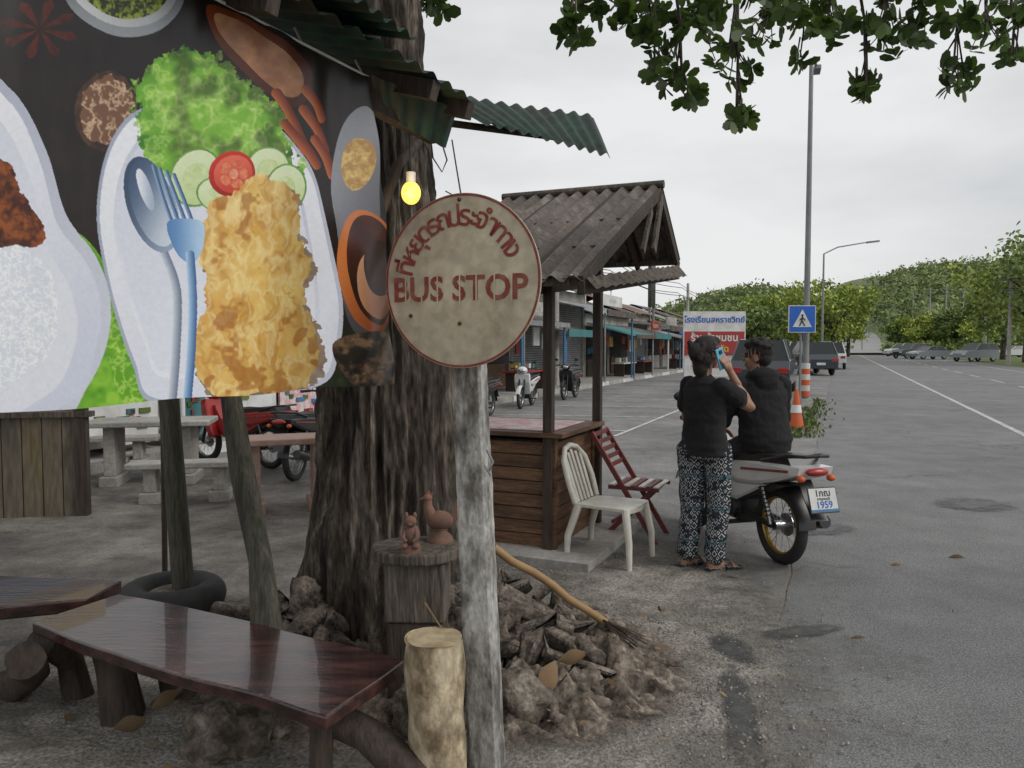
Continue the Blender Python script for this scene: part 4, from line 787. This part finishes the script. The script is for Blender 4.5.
# ================= LEFT AREA
def table(name,c,ang,w,l,h,m):
    b=B(); b.prism([V((x,y,h)) for x,y in((-l/2,-w/2),(l/2,-w/2),(l/2,w/2),(-l/2,w/2))],(0,0,-.06),m)
    for e in(-1,1): b.prism([V((e*l*.3-.06,-w*.32,h-.06)),V((e*l*.3+.06,-w*.32,h-.06)),V((e*l*.3+.06,w*.32,h-.06)),V((e*l*.3-.06,w*.32,h-.06))],(0,0,-h+.18),m); b.box((e*l*.3,0,.06),(.2,w*.8,.12),m)
    return b.xf(TR(c,ang)).build(name,bevel=.012)
table('concrete_table',(P(145,480,8.7).x,8.9,0),math.radians(12),.7,1.35,.74,m_conc)
table('concrete_bench',(P(182,480,7.7).x,7.8,0),math.radians(12),.3,1.1,.42,m_conc)
table('concrete_bench',(P(110,480,9.9).x,9.9,0),math.radians(12),.3,1.2,.42,m_conc)
table('concrete_table',(P(280,480,7.2).x,7.4,0),math.radians(20),.5,1.0,.72,M('red_brown_table',(.3,.18,.13),(.4,.27,.22),scale=12,rough=.5))
b=B(); wp=V((G(84,516).x,G(84,516).y,0)); dW=V((-.98,-.18,0)).normalized()
for k in range(16): b.box(wp+dW*(k*.17+.08)+V((0,0,.47)),(.16,.035,.94),M('board_%d'%k,(.09+.03*(k%3),.08+.02*(k%3),.06),(.17,.14,.105),scale=6,rough=.85,stretch=(2,2,.3),fine=(18,.75,1.2)),X=dW)
b.box(wp+dW*1.3+V((0,0,.96)),(2.8,.12,.05),m_woodg,X=dW); b.box(wp+V((0,0,.55)),(.1,.1,1.1),m_woodd,X=dW); b.build('board_fence')
# ================= SHOPS
def shop(k,a,w,kind,h,rm,am):
    b=B(); fn=-10.7; dp=6
    b.box(rd(a+w/2,fn-dp,h/2),(w,.15,h),m_wall,X=rA); b.box(rd(a+.075,fn-dp/2,h/2),(.15,dp,h),m_wall,X=rA); b.box(rd(a+w-.08,fn-dp/2,h/2),(.15,dp,h),m_wall,X=rA)
    b.box(rd(a+w/2,fn-.05,h-.3),(w-.3,.12,.6),m_wall,X=rA); b.box(rd(a+w/2,fn-dp/2,.08),(w-.3,dp-.2,.16),m_conc,X=rA)
    if kind=='shut':
        for z in np.arange(.2,h-.6,.09): b.box(rd(a+w/2,fn-.12,z+.04),(w-.4,.03,.07),m_shut,X=rA)
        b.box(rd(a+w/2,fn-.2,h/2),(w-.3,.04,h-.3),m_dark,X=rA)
    else:
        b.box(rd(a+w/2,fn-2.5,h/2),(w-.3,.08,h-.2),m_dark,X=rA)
        for q in range(12):
            mm=random.choice([m_white,m_red,m_dustblue,m_yel,m_plank,m_teal,m_woodg,m_dred,m_orange]); b.box(rd(a+.5+random.random()*(w-1),fn-.2-random.random()*1.4,.3+random.random()*1.2),(.2+random.random()*.5,.4,.2+random.random()*.4),mm,X=rA)
        b.box(rd(a+w/2,fn-.3,.55),(w-1,.6,.8),random.choice([m_woodg,m_white,m_plank]),X=rA)
        for q in range(5):
            c=rd(a+.4+random.random()*(w-.8),fn+random.uniform(.3,1.7),1.55+random.random()*.5); b.box(c,(.3+.3*random.random(),.05,.35+.3*random.random()),random.choice([m_red,m_yel,m_dustblue,m_orange,m_white,m_dred]),X=rA)
        tx=rd(a+w/2,fn+1.35,.75); b.box(tx,(w*.6,.6,.05),random.choice([m_red,m_plank,m_white]),X=rA)
        for e in(-1,1): b.box(rd(a+w/2+e*w*.25,fn+1.35,.43),(.06,.5,.58),m_woodd,X=rA)
        for q in range(7): b.box(rd(a+w*.25+w*.5*random.random(),fn+1.3,.78+.12),(.18,.2,.12+.14*random.random()),random.choice([m_red,m_yel,m_dustblue,m_orange,m_white,m_teal]),X=rA)
    dr=random.uniform(.0,.25); ou=random.uniform(1.9,2.4)
    b.sheet(rd(a-.1,fn+.1,h-.45),rd(a+w+.05,fn+.1,h-.45),rd(a+w+.05,fn+ou,h-.85-dr),rd(a-.1,fn+ou,h-.85-dr),am,nc=int(w*4),amp=.03,nv=2)
    b.box(rd(a+w/2,fn+ou+.03,h-.88-dr),(w,.05,.10+.2*random.random()),random.choice([m_tin,m_teal,m_tin,m_shut,m_dustblue,m_wall,m_dred]),X=rA)
    for q in(a+.1,a+w-.15): b.tube([rd(q,fn+ou-.1,.1),rd(q,fn+ou-.1,h-.9-dr)],.04,random.choice([m_white,m_galv,m_dustblue]),n=8)
    b.sheet(rd(a-.1,fn+.35,h+.0),rd(a+w+.05,fn+.35,h+.0),rd(a+w+.05,fn-3,h+1.2),rd(a-.1,fn-3,h+1.2),rm,nc=int(w*3),amp=.03,nv=2)
    b.sheet(rd(a-.1,fn-3,h+1.2),rd(a+w+.05,fn-3,h+1.2),rd(a+w+.05,fn-6.3,h),rd(a-.1,fn-6.3,h),rm,nc=int(w*3),amp=.03,nv=2)
    if k%2==0 or k>8:
        b.box(rd(a+w/2,fn+.06+ou*.8,h-.45),(w*(.35+.3*random.random()),.06,.45),random.choice([m_blue,m_red,m_white,m_yel,m_orange,m_wall]),X=rA)
        b.text('ร้านอาหาร',rd(a+w/2,fn+.10+ou*.8,h-.45),rA*1,(0,0,1),.3,m_white,lift=.0)
    b.build('shop_building')
a=4
kinds=['open','open','open','shut','open','shut','shut','open','open','shut','open','open','open','open','open']
for k,kd_ in enumerate(kinds):
    w=4 if k%3 else 4.6; h=3.15+.25*math.sin(k*2.3)+(.5 if k in(6,) else 0); shop(k,a,w-.05,kd_,h,[m_tin,m_rust,m_tin,m_shut][k%4],[m_tin,m_teal,m_shut,m_tin][(k*3)%4]); a+=w
b=B(); 
for k in range(5): 
    c=rd(7.5+k*1.25,-8.9,.62); b.box(c,(1.15,.04,.75),[m_white,m_teal,m_white,m_pink,m_white][k],X=rA)
    for q in range(8): b.box(rd(7.1+k*1.25+random.random()*.8,-8.87,.4+random.random()*.45),(.2*random.random()+.05,.03,.07),random.choice([m_teal,m_dred,m_grass,m_dustblue]),X=rA)
b.build('poster_board')
b=B(); b.box(rd(47,-10.6,5.2),(1.2,.2,2.6),m_glass,X=rA); b.tube([rd(46.5,-10.6,3),rd(46.5,-10.6,4)],.08,m_galv); b.tube([rd(47.5,-10.6,3),rd(47.5,-10.6,4)],.08,m_galv); b.build('billboard')
b=B()
for k in range(14): b.tube([rd(22+k*1.6,-12,4.7),rd(22+k*1.6,-14,4.9)],.03,m_white,n=6); b.tube([rd(22+k*1.6,-12,3.2),rd(22+k*1.6,-12,4.7)],.03,m_white,n=6)
b.tube([rd(22,-12,4.7),rd(43,-12,4.7)],.04,m_white,n=6); b.tube([rd(22,-12,4.3),rd(43,-12,4.3)],.04,m_orange,n=6); b.build('roof_railing')
b=B()
for k,(z,o) in enumerate(((5.6,0),(5.3,.2),(5.0,-.1),(4.8,.3))): b.tube([rd(18+q*4,-9.5+o,z-.35*abs(math.sin(q*.8))) for q in range(16)],.018,m_black,n=4,cap=False)
for q in (26,52): b.tube([rd(q,-9.3,0),rd(q,-9.3,5.7)],[.12,.09],m_conc,n=8)
b.build('overhead_cables')
# ================= ROADSIDE FURNITURE
b=B(); d=33; cx_=P(714,345,d); b0=V((cx_.x,d,0)); X_s=V((1,-.0,0)); W=62/770*d
b.box(b0+V((0,0,P(0,333,d).z)),(W,.1,(355-312)/770*d),m_white,X=X_s); 
b.box(b0+V((0,-.055,P(0,343,d).z)),(W-.1,.02,23/770*d),m_red,X=X_s)
b.text('โรงเรียนสหราชวิทย์',b0+V((0,-.06,P(0,320,d).z)),X_s,(0,0,1),.34,m_blue,bold=.008,lift=.004); b.text('ร้านค้าชุมชน',b0+V((0,-.07,P(0,338,d).z)),X_s,(0,0,1),.42,m_white,bold=.01,lift=.004); b.text('ตลาดนัด',b0+V((0,-.07,P(0,349,d).z)),X_s,(0,0,1),.36,m_yel,bold=.008,lift=.004)
for e in(-.45,.45): b.tube([b0+V((W*e,.08,0)),b0+V((W*e,.08,3))],.06,m_galv)
b.box(b0+V((0,.05,.7)),(W*.95,.06,.9),m_white,X=X_s); b.text('ยินดีต้อนรับ',b0+V((0,.0,.75)),X_s,(0,0,1),.4,m_red,bold=.008,lift=.01)
b.build('roadside_signboard')
b=B(); q=V((P(806,345,19.5).x,19.5,0)); b.tube([q,q+V((0,0,4)),q+V((0,0,8.6))],[.085,.07,.05],m_galv,n=14); b.box(q+V((0,0,.12)),(.3,.3,.24),m_conc)
b.tube([q+V((0,0,8.5)),q+V((.3,.6,8.95)),q+V((.7,1.5,9.05))],.035,m_galv); b.prism([q+V((.62,1.4,9.06)),q+V((.8,1.4,9.06)),q+V((1.0,2.0,9.1)),q+V((.8,2.05,9.1))],(0,0,-.1),m_galv)
for k in range(6): b.tube([q+V((0,0,.3+k*.14)),q+V((0,0,.44+k*.14))],.11,m_orange if k%2==0 else m_white,n=16,smooth=False)
b.build('street_lamp')
b=B(); sc_=V((P(802,319,19.3).x,19.3,P(802,319,19.3).z)); b.box(sc_,(.68,.03,.68),m_white,X=(1,0,0)); b.box(sc_+V((0,-.012,0)),(.64,.02,.64),m_blue)
b.add([sc_+V((-.24,-.026,-.2)),sc_+V((.24,-.026,-.2)),sc_+V((0,-.026,.24))],[(0,1,2)],m_white)
fy=-.03; b.ell(sc_+V((.0,fy,.09)),(.028,.004,.028),m_blackp)
for pts in([(.0,.06),(-.01,-.04)],[(-.01,-.04),(.06,-.17)],[(-.01,-.04),(-.07,-.17)],[(0,.04),(.07,-.03)],[(0,.04),(-.06,-.03)]): b.tube([sc_+V((p[0],fy,p[1])) for p in pts],.015,m_blackp,n=6)
b.tube([V((sc_.x,19.36,0)),V((sc_.x,19.36,2.5))],.03,m_galv); b.build('pedestrian_crossing_sign')
b=B(); q=G(796,428); b.tube([q,q+V((0,0,.03))],.2,m_orange,n=4); b.tube([q,q+V((0,0,.3)),q+V((0,0,.48)),q+V((0,0,.75))],[.15,.1,.075,.03],m_orange,n=18); b.tube([q+V((0,0,.3)),q+V((0,0,.45))],[.106,.083],m_white,n=18); b.build('traffic_cone')
def lamp(px,d,h,arm):
    b=B(); q=V((P(px,345,d).x,d,0)); b.tube([q,q+V((0,0,h*.6)),q+V((0,0,h-.5)),q+V((arm*.3,0,h)),q+V((arm,0,h+.4))],[.1,.08,.06,.05,.04],m_galv,n=10)
    b.prism([q+V((arm-.2,-.15,h+.42)),q+V((arm+.7,-.12,h+.52)),q+V((arm+.7,.12,h+.52)),q+V((arm-.2,.15,h+.42))],(0,0,-.13),m_galv); b.build('street_lamp')
lamp(822,58,8.9,3.4); lamp(862,150,9,3.2)
pp=[(1009,62,7.2),(985,95,9),(962,125,11.5),(945,150,13),(929,175,14.5),(912,210,16)]; pts=[]
for px,d,h in pp:
    b=B(); q=V((P(px,345,d).x,d,0)); b.tube([q,q+V((0,0,h))],[.16,.11],m_conc,n=8); b.box(q+V((0,0,h-.4)),(2.0,.12,.12),m_galv); b.box(q+V((0,0,h-1.2)),(1.5,.12,.12),m_galv); pts.append(q+V((0,0,h)))
    b.build('utility_pole')
b=B(); pts=[pts[0]+V((3,-45,-.5))]+pts
for o in(-.9,0,.9):
    for z in(-.3,-1.1):
        for a,c in zip(pts[:-1],pts[1:]): b.tube([a.lerp(c,t)+V((o,0,z-1.2*4*t*(1-t)*.5)) for t in np.linspace(0,1,9)],.018,m_black,n=4,cap=False)
b.build('power_lines')
# ================= DISTANT LAND functions
def rx(y): return (.4235*y+3.5) if y<150 else (.4235*y+3.5+ .04*(y-150)-.0006*max(0,y-210)**2)
def hz(x,y):
    t=max(0,min(1,(y-118)/300)); sd=1-.70*max(0,min(1,(.42-x/y)/.25)); val=1-.8*math.exp(-((x-rx(y))/(12+.03*y))**2)
    return (t*t*(3-2*t))*(40+9*noise.noise(V((x*.006,y*.004,0)))+10*math.exp(-((x-380)/140)**2))*sd*val
# ================= CARS
def car(loc,ang,m,kind='sedan',name='parked_car'):
    b=B(); W=.88;H=1.45 if kind=='sedan' else 1.75
    if kind=='sedan': low=[(-2.2,.3),(-2.25,.7),(-2.1,.98),(-1.5,1.02),(.9,.98),(1.9,.85),(2.2,.65),(2.25,.32)]; up=[(-1.75,1.0),(-1.15,H),(.2,H),(1.05,.96)]
    elif kind=='suv': low=[(-2.2,.38),(-2.25,.85),(-2.15,1.12),(-1.5,1.15),(.9,1.12),(1.9,1.05),(2.2,.8),(2.25,.4)]; up=[(-2.1,1.12),(-1.9,H),(.1,H),(.95,1.1)]
    else: low=[(-2.6,.45),(-2.65,.9),(-2.6,1.05),(-.7,1.05),(.9,1.12),(2.0,1.05),(2.3,.85),(2.35,.45)]; up=[(-.75,1.05),(-.6,H),(.35,H),(1.1,1.1)]
    n=len(low); prof=[]
    for yy,sc in((-W,.97),(-W*.97,1),(W*.97,1),(W,.97)): prof+=[V((x*sc,yy,(z-.6)*(.94 if abs(yy)==W else 1)+.6)) for x,z in low]
    b.add(prof,[(k*n+i,k*n+(i+1)%n,(k+1)*n+(i+1)%n,(k+1)*n+i) for k in range(3) for i in range(n)]+[tuple(range(n)),tuple(range(3*n,4*n))[::-1]],m)
    u_=[V((x,e*(W*.95 if z<1.2 else W*.72),z)) for e in(-1,1) for x,z in up]; b.add(u_,[(0,1,2,3),(7,6,5,4),(0,4,5,1),(2,6,7,3)],m_glass); b.add([p+V((0,0,.012)) for p in u_],[(1,5,6,2)],m)
    for e in(-1,1):
        for a_,c_ in((0,1),(1,2),(2,3)): b.tube([u_[a_+(4 if e>0 else 0)],u_[c_+(4 if e>0 else 0)]],.035,m,n=6)
        mx=(u_[1+(4 if e>0 else 0)]+u_[2+(4 if e>0 else 0)])/2; b.tube([mx,V((mx.x,e*W*.95,1.03))],.035,m,n=6)
        for x in(-1.4,1.4): b.torus((x,e*(W-.1),.34),(0,1,0),.25,.1,m_black,n=24); b.tube([(x,e*(W-.12),.34),(x,e*(W-.01),.34)],.19,m_steel,n=16)
        b.box((low[0][0]-.02,e*.68,.82),(.06,.3,.18),m_red); b.box((low[-1][0]-.04,e*.65,.72),(.1,.34,.15),m_white)
    b.box((low[0][0]-.03,0,.62),(.03,.45,.13),m_white); b.xf(TR(loc,ang)); b.build(name,bevel=.03)
ra=math.atan2(rA.y,rA.x)
q=G(752,393); car((q.x+.4,25.5,0),ra,m_carg,'suv')
q=G(800,372); car((q.x+.2,q.y,0),ra,m_carw,'suv'); car((G(822,368).x,52,0),ra,m_carw,'pickup','parked_pickup'); car((G(785,372).x,42,0),ra+.3,m_carg,'suv')
car((G(956,361).x,74,0),math.radians(200),m_cars,'suv'); car((G(918,359).x,86,0),math.radians(195),m_cars,'sedan'); car((G(898,358).x,92,0),math.radians(200),m_carg,'suv'); car((G(1000,357).x,100,0),math.radians(185),m_carw,'sedan'); car((G(886,356).x,108,0),math.radians(200),m_carw,'suv')
b=B(); nx,ny=130,80; vs=[]
for j in range(ny+1):
    for i in range(nx+1):
        x=-150+700*i/nx; y=110+420*j/ny; vs.append((x,y,hz(x,y)-.3))
w=nx+1; b.add(vs,[(j*w+i,j*w+i+1,(j+1)*w+i+1,(j+1)*w+i) for j in range(ny) for i in range(nx)],m_hill,True); b.build('hills')
b=B(); pr_=[]
ys=[124+5*i for i in range(38)]
for y in ys: x=rx(y); z=max(hz(x-5,y),hz(x,y),hz(x+5,y)); pr_+=[(x-5,y,z+.3),(x+5.5,y,z+.3)]
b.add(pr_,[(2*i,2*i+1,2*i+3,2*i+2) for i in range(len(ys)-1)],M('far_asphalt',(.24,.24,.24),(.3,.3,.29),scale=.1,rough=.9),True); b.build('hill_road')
cs=[];rs=[]
for k in range(1150):
    y=random.uniform(128,430); x=random.uniform(-.12,.85)*y; 
    if y<330 and abs(x-rx(y))<11: continue
    if y<170 and x/y<.36: continue
    r_=random.uniform(2.2,5.0); cs.append((x,y,hz(x,y)+r_*.45)); rs.append((r_*1.1,r_*1.1,r_*.85))
npmesh('distant_forest',cloud(cs,rs,110,1.3,sub=10),7,m_far3)
def ftree(px,d,top,wid,mat,name='tree',cnt=3200,ls=.42):
    h=P(px,top,d).z; x=P(px,345,d).x; b=B(); b.tube([(x,d,0),(x+.1,d,h*.3),(x,d,h*.6)],[.3,.22,.12],m_bark,n=8)
    for k in range(5): a=k*1.3; b.tube([(x,d,h*.35),(x+math.cos(a)*wid*.3,d+math.sin(a)*wid*.3,h*.65)],[.14,.05],m_bark,n=6)
    o=b.build(name); cs=[];rs=[]
    for k in range(8): a=k*.9; q=.46*wid*(.3+.7*random.random()); cs.append((x+q*math.cos(a),d+q*math.sin(a),h*random.uniform(.38,.78))); rs.append((wid*.24,wid*.24,h*.16))
    cs.append((x,d,h*.82)); rs.append((wid*.22,wid*.22,h*.15)); l=npmesh('foliage',cloud(cs,rs,cnt//8,ls,sub=14),7,mat); l.parent=o
for q in [(832,88,274,9,m_far1),(800,95,280,9,m_far1),(770,92,290,9,m_far1),(745,80,302,7,m_far2),(848,105,290,6,m_far1),(675,78,308,9,m_far2),(650,85,314,9,m_far1),(1026,70,232,10,m_far1),(1003,84,262,8,m_far2),(1052,60,215,12,m_far2),(715,100,308,10,m_far2),(620,82,320,8,m_far1),(560,70,318,8,m_far2),(985,112,300,7,m_far1),(955,118,306,7,m_far2),(925,122,312,7,m_far1),(902,126,318,6,m_far2)]: ftree(*q)
cs=[];rs=[]
for k in range(60): y=random.uniform(95,125); x=y*random.uniform(.12,.405); cs.append((x,y,1.5)); rs.append((3,2,2.4))
for k in range(50): y=random.uniform(110,124); x=y*random.uniform(.49,.78); cs.append((x,y,.9)); rs.append((2.5,2,1.2))
npmesh('hedge',cloud(cs,rs,160,.6,sub=8),7,m_far2)
n=1300; gx=rng.normal(0,.16,n); gy=rng.uniform(14,24,n); pos=np.array([rd(yy,-.6+xx,0)[:] for xx,yy in zip(gx,gy)]); npmesh('grass',leafverts(pos,np.stack([rng.normal(size=n)*.4,rng.normal(size=n)*.4,np.ones(n)],1),rng.normal(size=(n,3)),rng.uniform(.02,.09,n)),7,m_grass)
strip('grass_verge',60,330,12.1,60,.012,m_grass)
# ================= WORLD
w=bpy.data.worlds.new('World'); bpy.context.scene.world=w; w.use_nodes=True; nt=w.node_tree; N=nt.nodes; L=nt.links; bg=N['Background']; out=N['World Output']
sk=N.new('ShaderNodeTexSky'); sk.sky_type='NISHITA'; sk.sun_disc=False; SE,SR=math.radians(42),math.radians(112); sk.sun_elevation=SE; sk.sun_rotation=SR
L.new(sk.outputs[0],bg.inputs[0]); bg.inputs[1].default_value=.06
tc=N.new('ShaderNodeTexCoord'); mp=N.new('ShaderNodeMapping'); mp.inputs['Scale'].default_value=(1,1,3.2); mp.inputs['Location'].default_value=(.3,0,.2); L.new(tc.outputs['Generated'],mp.inputs[0])
nz=N.new('ShaderNodeTexNoise'); nz.inputs['Scale'].default_value=1.5; nz.inputs['Detail'].default_value=6; nz.inputs['Roughness'].default_value=.5; L.new(mp.outputs[0],nz.inputs['Vector'])
cr_=N.new('ShaderNodeValToRGB'); e=cr_.color_ramp.elements; e[0].position=.34; e[0].color=(.60,.615,.635,1); e[1].position=.60; e[1].color=(.90,.90,.90,1); L.new(nz.outputs['Fac'],cr_.inputs[0])
b2=N.new('ShaderNodeBackground'); L.new(cr_.outputs[0],b2.inputs[0]); b2.inputs[1].default_value=1.0
mx=N.new('ShaderNodeMixShader'); mx.inputs[0].default_value=.9; L.new(bg.outputs[0],mx.inputs[1]); L.new(b2.outputs[0],mx.inputs[2]); L.new(mx.outputs[0],out.inputs[0])
su=bpy.data.lights.new('sun','SUN'); su.energy=1.5; su.angle=math.radians(30); su.color=(1,.97,.92); so=bpy.data.objects.new('sun',su); bpy.context.scene.collection.objects.link(so)
dv=V((math.sin(SR)*math.cos(SE),math.cos(SR)*math.cos(SE),math.sin(SE))); so.rotation_euler=dv.to_track_quat('Z','Y').to_euler()
# ================= CAMERA
cam=bpy.data.cameras.new('camera'); cam.sensor_width=36; cam.lens=F/1024*36; cam.clip_end=3000; cam.clip_start=.05
co_=bpy.data.objects.new('camera',cam); co_.location=(0,0,CAMH); co_.rotation_euler=(math.pi/2-PITCH,0,0); bpy.context.scene.collection.objects.link(co_); bpy.context.scene.camera=co_
vs_=bpy.context.scene.view_settings; vs_.view_transform='Standard'; vs_.look='None'; vs_.exposure=0
